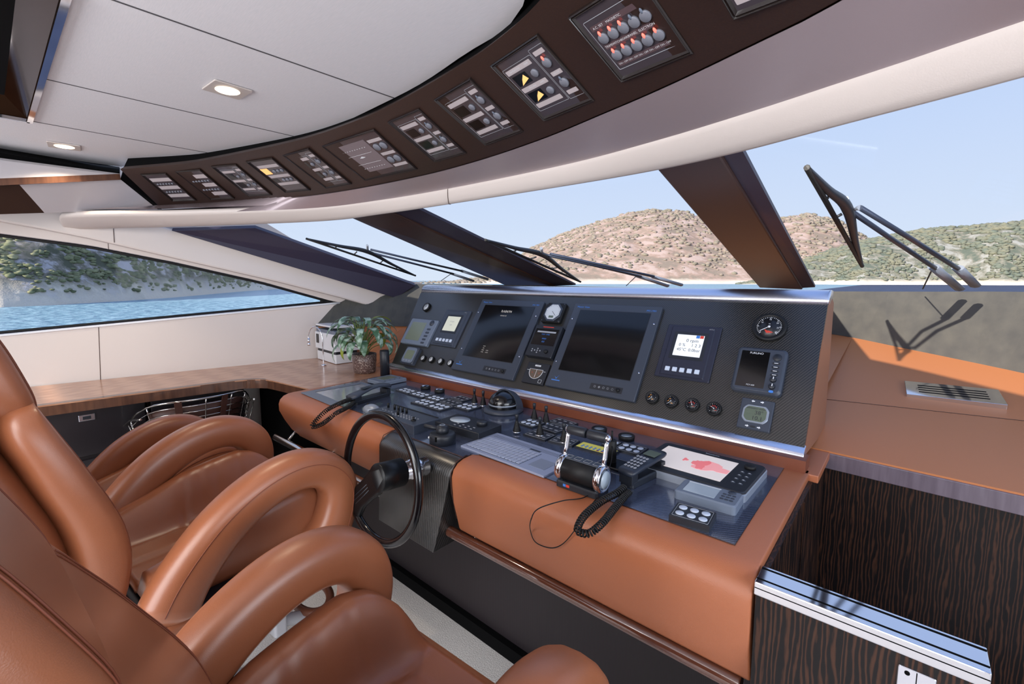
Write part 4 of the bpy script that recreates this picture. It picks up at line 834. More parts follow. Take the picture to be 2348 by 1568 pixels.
def handset(name, lab, a, b_, wd, keys, dish):
    """a: cord end, b_: far end on the plate, handset lies on a cradle"""
    d = (b_ - a); L_ = d.length; m = frame(a, d, Vector((0, 0, 1)).cross(d)); t = thing(name, lab, 'telephone', m)
    cr_ = B(); cr_.rbox(L_ * .93, wd * .80, 0, .022, .01, cx=L_ * .5, inset=.004); cr_.box((L_ * .10, 0, .026), (L_ * .16, wd * .78, .030)); cr_.box((L_ * .92, 0, .026), (L_ * .12, wd * .78, .034)); obj('cradle', cr_, BLACKP, t, bevel=.003)
    pts = [(-.01, .040, .020), (L_ * .06, .044, .022), (L_ * .22, .052, .020), (L_ * .45, .064, .014), (L_ * .65, .068, .014), (L_ * .85, .064, .020), (L_ * .97, .058, .022), (L_ * 1.0, .054, .020)]
    if keys: pts = [(0, .046, .014), (L_ * .05, .050, .018), (L_ * .3, .055, .017), (L_ * .6, .058, .015), (L_ * .9, .066, .017), (L_ * 1.0, .066, .014)]
    b = B(); rings = []
    for i, (x, z, hh_) in enumerate(pts):
        k = wd * (.5 if not (2 <= i <= 4) or keys else .40) * (.82 if i in (0, len(pts) - 1) else 1); rings.append([Vector((x, q[0] * k * 2, z + q[1] * hh_ * 1.0)) for q in rrect(1, 1, .3, n=3)])
    b.loft(rings); hs = obj('receiver', b, GREYP if not keys else mat('phone_plastic', (38, 44, 56), .42), t, bevel=0)
    if keys:
        kb = B(); sl = .02 / L_
        for i in range(5):
            for j in range(4): kb.rbox(L_ * .055, wd * .12, 0, .0014, .002, M=T(L_ * (.14 + .085 * i), wd * (-.28 + .187 * j), .0615 + .014 * (i / 5)) @ RY(-3))
        obj('keypad', kb, GREYT, hs); obj('display_window', B().rbox(L_ * .22, wd * .70, 0, .001, .003, M=T(L_ * .76, 0, .0715) @ RY(-3)), LCD, hs)
    else:
        obj('grip_texture', B().rbox(L_ * .34, wd * .5, 0, .001, .004, M=T(L_ * .45, 0, .0715)), BLACKP, hs)
    return t, m
a0 = PZ(806, 928, PZ0); b0 = PZ(890, 905, PZ0)
t, m = handset('telephone_handset', 'dark telephone handset without keypad, on its cradle at the port end of the console', a0, b0, .07, 0, 1)
b = B(); coil(b, [a0 + Vector((.0, 0, .03)), PZ(785, 922, .99), PZ(750, 940, .975), PZ(730, 966, .93) + Vector((0, -.02, 0)), PZ(727, 976, .91) + Vector((0, -.02, 0)), PZ(745, 970, .925) + Vector((0, -.012, 0)), PZ(770, 948, .972), PZ(800, 932, .975), a0 + Vector((.01, .01, .015))], .0092, 66, .0024); obj('coiled_cord', b, RUBBER, t, M=wm(t))
a1 = PZ(1432, 1118, PZ0); b1 = PZ(1512, 1066, PZ0 + .02); b1.z = PZ0
t, m = handset('telephone_handset', 'dark keypad telephone handset beside the chart plotter, thick coiled cord over the leather', a1, b1, .062, 1, 1)
b = B(); coil(b, [PZ(1432, 1116, .985), PZ(1415, 1130, .98), PZ(1378, 1150, .972), PZ(1342, 1180, .962), PZ(1326, 1206, .948), PZ(1328, 1219, .942), PZ(1352, 1222, .946), PZ(1380, 1200, .958), PZ(1405, 1170, .966), PZ(1430, 1140, .972), PZ(1442, 1128, .972)], .0088, 62, .0025, 12); obj('coiled_cord', b, RUBBER, t, M=wm(t))
# thin black cable
cb_ = B().tube(catmull([PZ(1398, 1000, 1.03), PZ(1404, 1030, 1.02), PZ(1398, 1070, .985), PZ(1376, 1100, .962), PZ(1378, 1112, .958), PZ(1340, 1140, .957), PZ(1290, 1148, .956), PZ(1235, 1166, .955), PZ(1218, 1190, .95), PY(1216, 1215, 1.035), PY(1228, 1243, 1.035), PY(1262, 1256, 1.035), PY(1290, 1247, 1.037), PY(1318, 1215, 1.035), PZ(1350, 1165, .957), PZ(1372, 1135, .957), PZ(1376, 1104, .96)], 8), .0016, 6)
o = obj('thin_cable', cb_, RUBBER); tag(o, 'thin black cable looping from the microphone over the front of the tan leather pad', 'cable')
# gps box
t, w_, h_, hh = on_plate('gps_unit', 'small grey gps box with lcd lying at the port back corner of the console plate', 'gps unit', [(890, 857), (929, 865.5), (881, 878), (849, 870)], .978)
obj('case', B().rbox(w_, h_, .004, hh, .006, inset=.003), MIDP, t); obj('screen', B().rbox(w_ * .5, h_ * .55, hh, hh + .0008, .001, cx=-w_ * .1, cy=h_ * .05), LCDG, t)
for k in range(4): obj('key', B().cyl(.004, hh, hh + .002, 12, w_ * .34, h_ * (-.3 + .2 * k)), GREYP, t)
# black cylinder
p = PZ(883, 860, PZ0); t = thing('antenna_cylinder', 'tall plain black cylinder standing behind the gps box by the plant', 'cylinder', T(p.x, p.y, PZ0)); obj('body', B().cyl(.031, 0, .168, 32, inset=.003), BLACKP, t); obj('cap', B().cyl(.029, .168, .171, 32), RUBBER, t)
# mouse
p = PZ(852, 942, PZ0); t = thing('trackball', 'silver rounded trackball mouse below the port handset', 'mouse', T(p.x, p.y, PZ0) @ RZ(20)); obj('body', B().sphere(.036, (0, 0, .004), 20, (1.35, .9, .85)), SILVP, t); obj('wheel', B().cyl(.006, -.004, .004, 12, M=T(-.02, 0, .032) @ RX(90)), RUBBER, t)
# cctv keyboard box
t, w_, h_, hh = on_plate('camera_control_box', 'dark control box with a row of black knobs and small joystick behind the steering wheel', 'control box', [(900, 925), (1000, 956), (959, 979), (850, 942)], .992)
obj('case', B().rbox(w_, h_, 0, hh, .003, inset=.002), GREYP, t); obj('top_rim', B().box((0, h_ * .44, hh + .002), (w_ * .96, .004, .004)), BLACKP, t)
for k, x in enumerate((-.42, -.27, -.18, -.09, 0, -.03)): obj('knob', B().cyl(.0055, hh, hh + .022, 14, w_ * x, h_ * (.12 if k < 5 else -.15), inset=.001), RUBBER, t)
b = B(); [b.rbox(.008, .006, hh, hh + .0015, .001, cx=w_ * (-.1 + .06 * i), cy=h_ * (-.02 - .1 * j)) for i in range(8) for j in range(3)]; [b.rbox(.009, .003, hh, hh + .001, .001, cx=w_ * (-.4 + .07 * i), cy=-h_ * .12) for i in range(4)]; obj('keys', b, GREYT, t)
b = B(); b.cyl(.011, hh, hh + .004, 18, w_ * .33, -h_ * .2); b.cyl(.004, hh, hh + .016, 10, w_ * .33, -h_ * .2, r2=.006); obj('joystick', b, RUBBER, t)
# button panels
def button_panel(lab, c, n=6, grp='six button panels on the console plate', m_=None, dim=False, top=.9605):
    t, w_, h_, hh = on_plate('button_panel', lab, 'button panel', c, top, grp)
    obj('case', B().rbox(w_ * .97, h_ * .97, 0, hh, .002, inset=.001), BLACKP, t)
    b = B(); b.tube([(x, y, hh + .0003) for x, y in rrect(w_ * .86, h_ * .84, .003)], .0006, 4, closed=True); obj('outline', b, GREYT, t)
    for i in range(3):
        for j in range(2):
            if dim:
                b = B(); [b.box((w_ * (-.28 + .28 * i) + q * .006, h_ * (.2 - .4 * j), hh + .0004), (.004, .010, .0006)) for q in (-1, 0, 1)]; obj('key', b, GREYT, t)
            else: obj('key', B().lathe([(0, hh), (1, hh), (1, hh + .0016), (.85, hh + .0024), (0, hh + .0024)], 18, T(w_ * (-.28 + .28 * i), h_ * (.2 - .4 * j), 0) @ Matrix.Diagonal((w_ * .105, h_ * .135, 1, 1))), WHITEB, t)
    return t
BP = [('white button panel nearest the port handset, at the left end of the stepped group', [(929, 888), (957.5, 896), (937, 903), (908, 894)], 0),
 ('white button panel second from the port end, in front of the left round knob', [(959, 896), (992, 905), (969.5, 912), (937, 903)], 0),
 ('white button panel in front of the right round knob', [(993, 905), (1026, 913), (1005, 920.5), (974.6, 912)], 0),
 ('white button panel at the front left of the six panel block', [(971, 913), (1005, 921), (976, 931.5), (942, 922)], 0),
 ('white button panel at the front point of the six panel block', [(1004, 921.5), (1041, 931.5), (1010, 942.6), (976, 932)], 0),
 ('dim lettered panel in the middle of the block left of the compass', [(1029, 914), (1061, 922), (1039, 931.5), (1005, 921)], 1),
 ('dim lettered panel at the back of the block left of the compass', [(1055, 905), (1081, 913), (1061, 921.5), (1032, 913)], 1),
 ('white button panel immediately left of the compass base', [(1066.6, 922), (1102, 931), (1077, 942.6), (1038, 932)], 0),
 ('white button panel immediately right of the compass base', [(1209, 957), (1245, 967), (1228, 982), (1190, 970)], 0),
 ('dim lettered panel behind the keyboard, furthest back of the group right of the compass', [(1278, 956), (1327, 970), (1301, 980), (1257, 965)], 1),
 ('dim lettered panel in the middle of the group right of the compass', [(1258, 967), (1301, 980), (1281, 995), (1240, 981)], 1),
 ('dark lettered panel with a single toggle, left of the two front panels behind the keyboard', [(1226, 983), (1273, 997), (1253, 1010), (1198, 995)], 1),
 ('dark lettered panel with a toggle immediately left of the throttle', [(1276, 997.5), (1330, 1010), (1313, 1023), (1255, 1010)], 1),
 ('white button panel partly hidden behind the throttle and microphone', [(1393, 1007), (1425, 1013), (1410, 1027), (1381, 1018)], 0),
 ('white button panel between the throttle and the chart plotter', [(1426, 1012), (1488, 1027), (1467, 1044), (1408, 1029)], 0),
 ('raised white button panel at the starboard front corner of the plate', [(1555.5, 1151.5), (1647.5, 1174.5), (1626, 1208), (1529, 1177.6)], 0)]
for l, c, dm in BP: button_panel(l, c, dim=dm, top=.9605 if 'raised' not in l else .972)
# yellow labelled panel
t, w_, h_, hh = on_plate('warning_panel', 'yellow printed label panel behind the throttle', 'label panel', [(1336, 1012), (1420, 1033), (1402, 1046), (1318, 1022)], .9605)
obj('case', B().rbox(w_, h_, 0, hh, .002), BLACKP, t); obj('label', B().rbox(w_ * .94, h_ * .86, hh, hh + .0006, .001), YELLOW, t)
b = B(); [b.rbox(w_ * .05, h_ * .16, hh + .0006, hh + .001, .001, cx=w_ * (-.35 + .11 * (i % 7)), cy=h_ * (-.05 - .2 * (i // 7))) for i in range(14)]; obj('blue_print_marks', b, BLUET, t); b = B(); [b.rbox(w_ * .06, h_ * .10, hh + .0006, hh + .001, .001, cx=w_ * (.1 + .12 * i), cy=-h_ * .32) for i in range(3)]; obj('red_print_marks', b, REDT, t)
# round knobs and flat gauges
for (x, y), l in (((976, 892), 'left one of the two low chrome rimmed round buttons at the back of the plate'), ((1008, 900), 'right one of the two low chrome rimmed round buttons at the back of the plate')):
    p = PZ(x, y, PZ0); t = thing('round_button', l, 'round button', T(p.x, p.y, PZ0), 'round buttons at the back of the plate'); obj('body', B().lathe([(0, 0), (.028, 0), (.030, .012), (.026, .020), (.018, .023), (0, .023)], 28), RUBBER, t); obj('cap', B().lathe([(.023, .0215), (.018, .0245), (0, .025)], 28), CHROME, t)
for (x, y), l in (((1374, 990), 'left one of the two flush round gauges behind the throttle'), ((1436.5, 1007), 'right one of the two flush round gauges behind the throttle')):
    p = PZ(x, y, PZ0); t = thing('flush_gauge', l, 'gauge', T(p.x, p.y, PZ0), 'round gauges behind the throttle'); obj('bezel', B().lathe([(0, 0), (.031, 0), (.033, .016), (.030, .019), (.025, .018), (.024, .013), (0, .013)], 32), RUBBER, t); obj('dial', B().cyl(.0245, .013, .0136, 28), LCDL, t); obj('needle', B().box((0, 0, 0), (.03, .0016, .0006), T(0, 0, .0142) @ RZ(30)), DARKT, t)
# rubber booted toggles
def toggle(lab, x, y, grp):
    p = PZ(x, y, PZ0 + .007); t = thing('booted_toggle', lab, 'toggle lever', T(p.x, p.y, PZ0 + .007 if 'behind' not in lab else PZ0), grp); pr_ = [(0, 0), (.0165, 0), (.0168, .004)]
    for k in range(6): r_ = .0160 - .0016 * k; z = .006 + .0062 * k; pr_ += [(r_, z), (r_ + .0006, z + .003), (r_ - .0016, z + .0055)]
    pr_ += [(.006, .046), (.006, .050), (0, .050)]
    obj('boot', B().lathe(pr_, 20), RUBBER, t); obj('lever', B().lathe([(0, .048), (.0055, .048), (.0075, .066), (.008, .074), (.005, .077), (0, .077)], 16), BLACKP, t); obj('collar', B().cyl(.0172, -.001, .003, 20), CHROME, t)
g1 = 'black rubber booted toggle levers'
for l, x, y in (('booted toggle furthest to port, behind the button panels', 1088, 921), ('booted toggle touching the left side of the compass, behind the button panels', 1108, 926), ('booted toggle behind the keyboard, back row left', 1225, 958), ('booted toggle behind the keyboard, back row right', 1252, 965), ('booted toggle in front of the compass base, nearest the autopilot box', 1185, 990), ('booted toggle in the front row between the compass and the throttle', 1238, 997), ('booted toggle immediately left of the throttle lever', 1293, 1013)): toggle(l, x, y, g1)
# compass
p = PZ(1151, 942, PZ0); t = thing('compass', 'black domed magnetic compass with glossy bowl in the middle of the console', 'compass', T(p.x, p.y + .01, PZ0))
obj('base', B().lathe([(0, 0), (.098, 0), (.100, .008), (.094, .014), (.088, .018), (.082, .020), (0, .020)], 40), GREYP, t)
obj('bowl', B().lathe([(.070, .018), (.073, .034), (.070, .056), (.058, .076), (.038, .089), (.018, .095), (0, .097)], 40), GLOSSB, t)
hd = B(); rings = []
for k in range(13):
    a = R(-90 + 180 * k / 12); r_o, r_i = .082, .074; cx_ = math.sin(a); cz = math.cos(a)
    rings.append([Vector((r_o * cx_, .0 + .012, .016 + .092 * cz)), Vector((r_o * cx_, .055, .016 + .075 * cz)), Vector((r_i * cx_, .055, .016 + .068 * cz)), Vector((r_i * cx_, .012, .016 + .084 * cz))])
hd.loft(rings, smooth=False); obj('hood', hd, GREYP, t)
obj('card', B().lathe([(.071, .030), (.074, .036), (.0715, .042)], 40), SILVP, t)
# pot shaped control with side lever
p = PZ(1015, 1014, PZ0); t = thing('thruster_control', 'black round drum control with knob and side lever in front of the autopilot box', 'control', T(p.x, p.y, PZ0))
obj('drum', B().lathe([(0, 0), (.052, 0), (.052, .030), (.050, .038), (.043, .041), (0, .041)], 36), BLACKP, t)
k_ = obj('knob', B().lathe([(0, .041), (.024, .041), (.026, .052), (.022, .066), (.014, .071), (0, .071)], 28), BLACKP, t); obj('knob_ring', B().lathe([(.012, .0715), (.010, .073), (.007, .0715)], 20), SILVP, k_)
obj('lever', B().tube([(-.018, -.006, .054), (-.050, -.016, .056), (-.072, -.022, .057), (-.080, -.024, .057)], .0085, 12), BLACKP, t)
obj('round_badge', B().cyl(.005, 0, .0015, 16, M=T(-.036, -.038, .022) @ RZ(45) @ RX(90)), WHITET, t); obj('slot', B().box((.018, -.049, .028), (.007, .004, .018)), VOID, t)
# autopilot box
t, w_, h_, hh = on_plate('autopilot_control', 'black autopilot box with oval screen and round dial left of the keyboard', 'autopilot', [(1049.5, 949), (1152, 972), (1095.5, 995), (998, 964)], .985)
obj('case', B().rbox(w_, h_, 0, hh, .003, inset=.002), BLACKP, t)
obj('screen', B().lathe([(0, hh), (1, hh), (1, hh + .0008), (0, hh + .0008)], 28, T(-w_ * .22, h_ * .08, 0) @ Matrix.Diagonal((w_ * .19, h_ * .27, 1, 1))), LCDL, t)
obj('dial_knob', B().cyl(.023, hh, hh + .017, 28, w_ * .26, h_ * .12, inset=.003), BLACKP, t); b = B(); [b.rbox(.011, .005, hh, hh + .0012, .002, cx=w_ * (-.1 + .12 * i), cy=-h_ * (.22 + .14 * j)) for i in range(4) for j in range(2)]; obj('keys', b, GREYT, t)
# keyboard
t, w_, h_, hh = on_plate('keyboard', 'flat grey keyboard with touchpad in the middle of the console', 'keyboard', [(1135, 989), (1318, 1050), (1257, 1093), (1061, 1024)], .960)
obj('case', B().rbox(w_, h_, 0, hh, .002, inset=.001), mat('keyboard_plate', (150, 158, 182), .38, metal=.2, spec=.5), t)
kx0, kx1, ky0, ky1 = -w_ * .46, w_ * .20, -h_ * .42, h_ * .20
obj('key_tray', B().box(((kx0 + kx1) / 2, (ky0 + ky1) / 2, hh + .0004), (kx1 - kx0, ky1 - ky0, .0008)), GREYP, t)
n1_, n2_ = 15, 5
for j in range(n2_):
    for i in range(n1_):
        if j == 0 and 4 <= i <= 8:
            if i > 4: continue
            kw = 5
        else: kw = 1
        dx, dy = (kx1 - kx0) / n1_, (ky1 - ky0) / n2_; obj('key', B().rbox(dx * (kw - .14), dy * .84, hh + .0008, hh + .0032, .0015, cx=kx0 + dx * (i + kw / 2), cy=ky0 + dy * (j + .5), inset=.0008), mat('key_cap', (158, 166, 188), .45) if not bpy.data.materials.get('key_cap') else bpy.data.materials['key_cap'], t)
obj('touchpad', B().box((w_ * .345, -h_ * .14, hh + .0005), (w_ * .17, h_ * .36, .001)), mat('touchpad_grey', (124, 132, 150), .45), t)
b = B(); [b.box((0, h_ * (.30 + .045 * k), hh + .0003), (w_ * .9, .0012, .0006)) for k in range(3)]; b.box((w_ * .10, h_ * .27, hh + .0004), (w_ * .12, h_ * .06, .0008)); obj('groove', b, GREYP, t)
# microphone stand
p = PZ(1402, 1064, PZ0); t = thing('microphone', 'black cylindrical hand microphone on a square black base, right of the throttle', 'microphone', T(p.x, p.y, PZ0)); obj('base', B().rbox(.10, .085, 0, .010, .006, cx=.02, cy=-.005, inset=.003), GLOSSB, t); obj('body', B().cyl(.0165, .008, .088, 24, inset=.003), RUBBER, t); obj('antenna', B().tube([(0, 0, .088), (.0, 0, .12)], .0035, 8), RUBBER, t)
b = B(); b.tube([(x, y, .0006) for x, y in rrect(.13, .12, .004, .02, -.005)], .0011, 5, closed=True); obj('base_outline', b, GREYT, t)
# throttle
pa = PZ(1300, 1075, 1.00); pb = PZ(1372, 1098, 1.00); c = (pa + pb) / 2; L_ = .135
t = thing('throttle', 'twin engine throttle with polished chrome levers and black drum', 'throttle', T(c.x, c.y, PZ0) @ RZ(0))
b = B(); b.rbox(.15, .075, 0, .020, .01, inset=.004); obj('foot', b, BLACKP, t); dz = .050
AX = lambda x: T(x, 0, dz) @ RY(90)
obj('drum', B().cyl(.037, -L_ / 2, L_ / 2, 40, M=AX(0)), RUBBER, t)
for s in (-1, 1):
    e_ = obj('end_ring', B().lathe([(.036, -.010), (.041, -.008), (.0425, 0), (.041, .010), (.034, .014), (.030, .012), (0, .012)], 40, AX(s * (L_ / 2)) @ (RX(180) if s < 0 else Matrix())), CHROME, t)
    obj('end_disc', B().cyl(.026, .0122, .0145, 32, M=AX(s * (L_ / 2)) @ (RX(180) if s < 0 else Matrix())), LCDL if s > 0 else CHROME, e_)
    x = s * (L_ / 2 + .002); b = B(); ppth = [(x, .004, dz + .030), (x, .014, dz + .060), (x, .022, dz + .095), (x, .026, dz + .115)]; b.tube(ppth, .0075, 12, flat=.7); b.sphere(.0125, (x, .027, dz + .118), 16); lv = obj('lever', b, CHROME, t)
    obj('grip', B().lathe([(0, 0), (.0145, 0), (.0160, .004), (.0160, L_ / 2 - .006), (.0145, L_ / 2 - .002), (0, L_ / 2 - .002)], 24, T(x, .027, dz + .118) @ RY(-90 * s)), BLACKP, lv)
b = B(); b.box((0, 0, 0), (L_ * .92, .034, .004), T(0, .006, dz + .036)); kp = obj('switch_strip', b, GREYP, t, bevel=.002); b = B(); [b.tube([(x_ + (-.052 + .034 * k), y_ + .006, dz + .0386) for x_, y_ in rrect(.022, .022, .002)], .0006, 4, closed=True) for k in range(4)]; obj('key_outline', b, GREYT, kp)
b = B(); b.box((-.04, -.0385, .011), (.010, .001, .008)); obj('badge', b, BLUET, t); b = B(); b.box((-.028, -.0385, .011), (.012, .001, .008)); obj('badge', b, REDT, t, label='red badge')
# chart plotter
t, w_, h_, hh = on_plate('chart_plotter', 'wide chart plotter with pink and cream map lying on the starboard end of the console', 'chart plotter', [(1519, 1010), (1757, 1068), (1714, 1136), (1458, 1061)], .983)
obj('case', B().rbox(w_, h_, 0, hh - .006, .020, inset=.004, n=6), SILVP, t); obj('front', B().rbox(w_ * .985, h_ * .97, hh - .008, hh, .020, inset=.003, n=6), BLACKP, t)
sw, sh, sx0 = w_ * .69, h_ * .70, -w_ * .075; sc = obj('screen', B().rbox(sw, sh, hh, hh + .0008, .001, cx=sx0), MAP, t)
rr = random.Random(4)
def blob(cx, cy, rx, ry, z, m_, sd, par, nm):
    rr = random.Random(sd); pts = []
    for k in range(26): a = 2 * math.pi * k / 26; q = 1 + .28 * math.sin(a * 3 + sd) + rr.uniform(-.16, .16); pts.append((max(sx0 - sw * .495, min(sx0 + sw * .495, cx + rx * q * math.cos(a))), max(-sh * .495, min(sh * .495, cy + ry * q * math.sin(a)))))
    obj(nm, B().prism(pts, hh + .0008, hh + z), m_, par)
blob(sx0 + sw * .28, -sh * .02, sw * .22, sh * .22, .0011, MAPR2, 2, sc, 'map_area'); blob(sx0 + sw * .12, .0, sw * .10, sh * .20, .0013, MAPR, 5, sc, 'map_area'); blob(sx0 - sw * .10, sh * .04, sw * .035, sh * .07, .0012, MAPR, 8, sc, 'map_area')
b = B(); [b.box((sx0, sh * (-.4 + .2 * k) , hh + .0009), (sw * .98, .0005, .0003)) for k in range(0)]; 
lettering([('Raymarine', .011, sx0 + .03, h_ * .425, hh + .0002)], WHITET, t, 'writing')
obj('knob', B().cyl(.017, hh, hh + .012, 24, w_ * .385, h_ * .27, inset=.003), RUBBER, t)
for i in range(2):
    for j in range(4): obj('key', B().rbox(.013, .008, hh, hh + .002, .003, cx=w_ * (.355 + .06 * i), cy=h_ * (.10 - .12 * j), inset=.0006), GREYP, t); 
b = B(); [b.box((w_ * (.355 + .06 * i), h_ * (.10 - .12 * j), hh + .0022), (.006, .0022, .0004)) for i in range(2) for j in range(4)]; obj('key_print', b, WHITET, t)
# small instrument
t, w_, h_, hh = on_plate('course_display', 'slim grey lcd instrument lying in front of the chart plotter', 'instrument', [(1571, 1097), (1708, 1131.6), (1686, 1164), (1545, 1121)], .980)
obj('case', B().rbox(w_, h_, 0, hh, .010, inset=.004, n=5), SILVP if 0 else MIDP, t); obj('screen', B().rbox(w_ * .52, h_ * .66, hh, hh + .0008, .002, cx=-w_ * .12, cy=.0), LCDL, t); obj('screen_trim', B().box((-w_ * .12, h_ * .36, hh + .0006), (w_ * .54, .003, .001)), WHITET, t)
for i in range(3):
    for j in range(3): obj('key', B().rbox(.010, .006, hh, hh + .002, .003, cx=w_ * (.24 + .075 * i), cy=h_ * (.12 - .17 * j)), GREYP, t)
obj('cursor_pad', B().lathe([(0, hh), (.011, hh), (.010, hh + .002), (0, hh + .002)], 18, T(w_ * .33, h_ * .33, 0)), GREYP, t)

# ================================================================== STEERING WHEEL
sw_ = thing('steering_wheel', 'glossy black steering wheel with a single broad spoke in front of the console', 'steering wheel', frame((-1.325, .835, .928), (1, 0, 0), (0, .10, 1)))
obj('rim', B().tube([(.213 * math.cos(2 * math.pi * k / 72), .213 * math.sin(2 * math.pi * k / 72), 0) for k in range(72)], .0155, 16, closed=True, flat=.85), GLOSSB, sw_)
b = B(); b.lathe([(0, .012), (.046, .012), (.049, .008), (.049, -.085), (0, -.085)], 40); obj('hub', b, SATB, sw_)
obj('hub_collar', B().lathe([(.030, -.085), (.032, -.088), (.032, -.118), (.036, -.122), (.036, -.19), (0, -.19)], 32), CHROME, sw_)
sp = B(); a = R(222)
d = Vector((math.cos(a), math.sin(a), 0)); n_ = Vector((-d.y, d.x, 0)); rings = []
for s_, wdt, th, zz in ((-.03, .036, .012, .0), (.03, .046, .013, .0), (.09, .040, .013, -.002), (.15, .040, .013, -.001), (.19, .055, .013, 0), (.209, .075, .012, 0)):
    rings.append([d * s_ + n_ * (wdt * x_) + Vector((0, 0, zz + th * y_)) for x_, y_ in rrect(2, 2, .5, n=3)])
sp.loft(rings); spk = obj('spoke', sp, SATB, sw_)
b = B(); [b.tube([d * .07 + n_ * (q * .011) + Vector((0, 0, .0105)), d * .175 + n_ * (q * .013) + Vector((0, 0, .0115))], .0022, 6) for q in (-1, 0, 1)]; obj('groove', b, BLACKP, spk)

# ================================================================== SWITCH PANELS IN THE OVERHEAD CONSOLE
SWP = mat('switch_plate', (66, 58, 62), .22, spec=.6, coat=.5); SWF = mat('switch_frame', (30, 22, 20), .3, coat=.4); TITLE = mat('title_strip', (184, 174, 176), .45); LEDP = mat('display_panel', (120, 108, 112), .3)
def facefit(c):
    cx = sum(p[0] for p in c) / 4; cy = sum(p[1] for p in c) / 4; best = None
    for i in range(1, len(cB) - 1):
        t = (cB[i + 1] - cB[i - 1]); t.z = 0; t.normalize(); j = min(range(len(cT)), key=lambda k: abs((cT[k] - cB[i]).dot(t)) + (100 if (cT[k] - cB[i]).length > .6 else 0))
        up = cT[j] - cB[i]; n = t.cross(up).normalized(); q = hit(cx, cy, n, cB[i]); e_ = abs((q - cB[i] - up * ((q - cB[i]).dot(up) / up.length_squared)).dot(t))
        if (q - cB[i]).length < .6 and (best is None or e_ < best[0]): best = (e_, i, t, up, n)
    e_, i, t, up, n = best
    if n.y > 0: n = -n
    P = [hit(x, y, n, cB[i] + n * .004) for x, y in c]; xv = (P[1] - P[0] + P[2] - P[3]) / 2; yv = (P[0] - P[3] + P[1] - P[2]) / 2
    ey = n.cross(xv); m = frame((P[0] + P[1] + P[2] + P[3]) / 4, xv, ey); return m @ T(0, 0, -.004), xv.length, yv.length
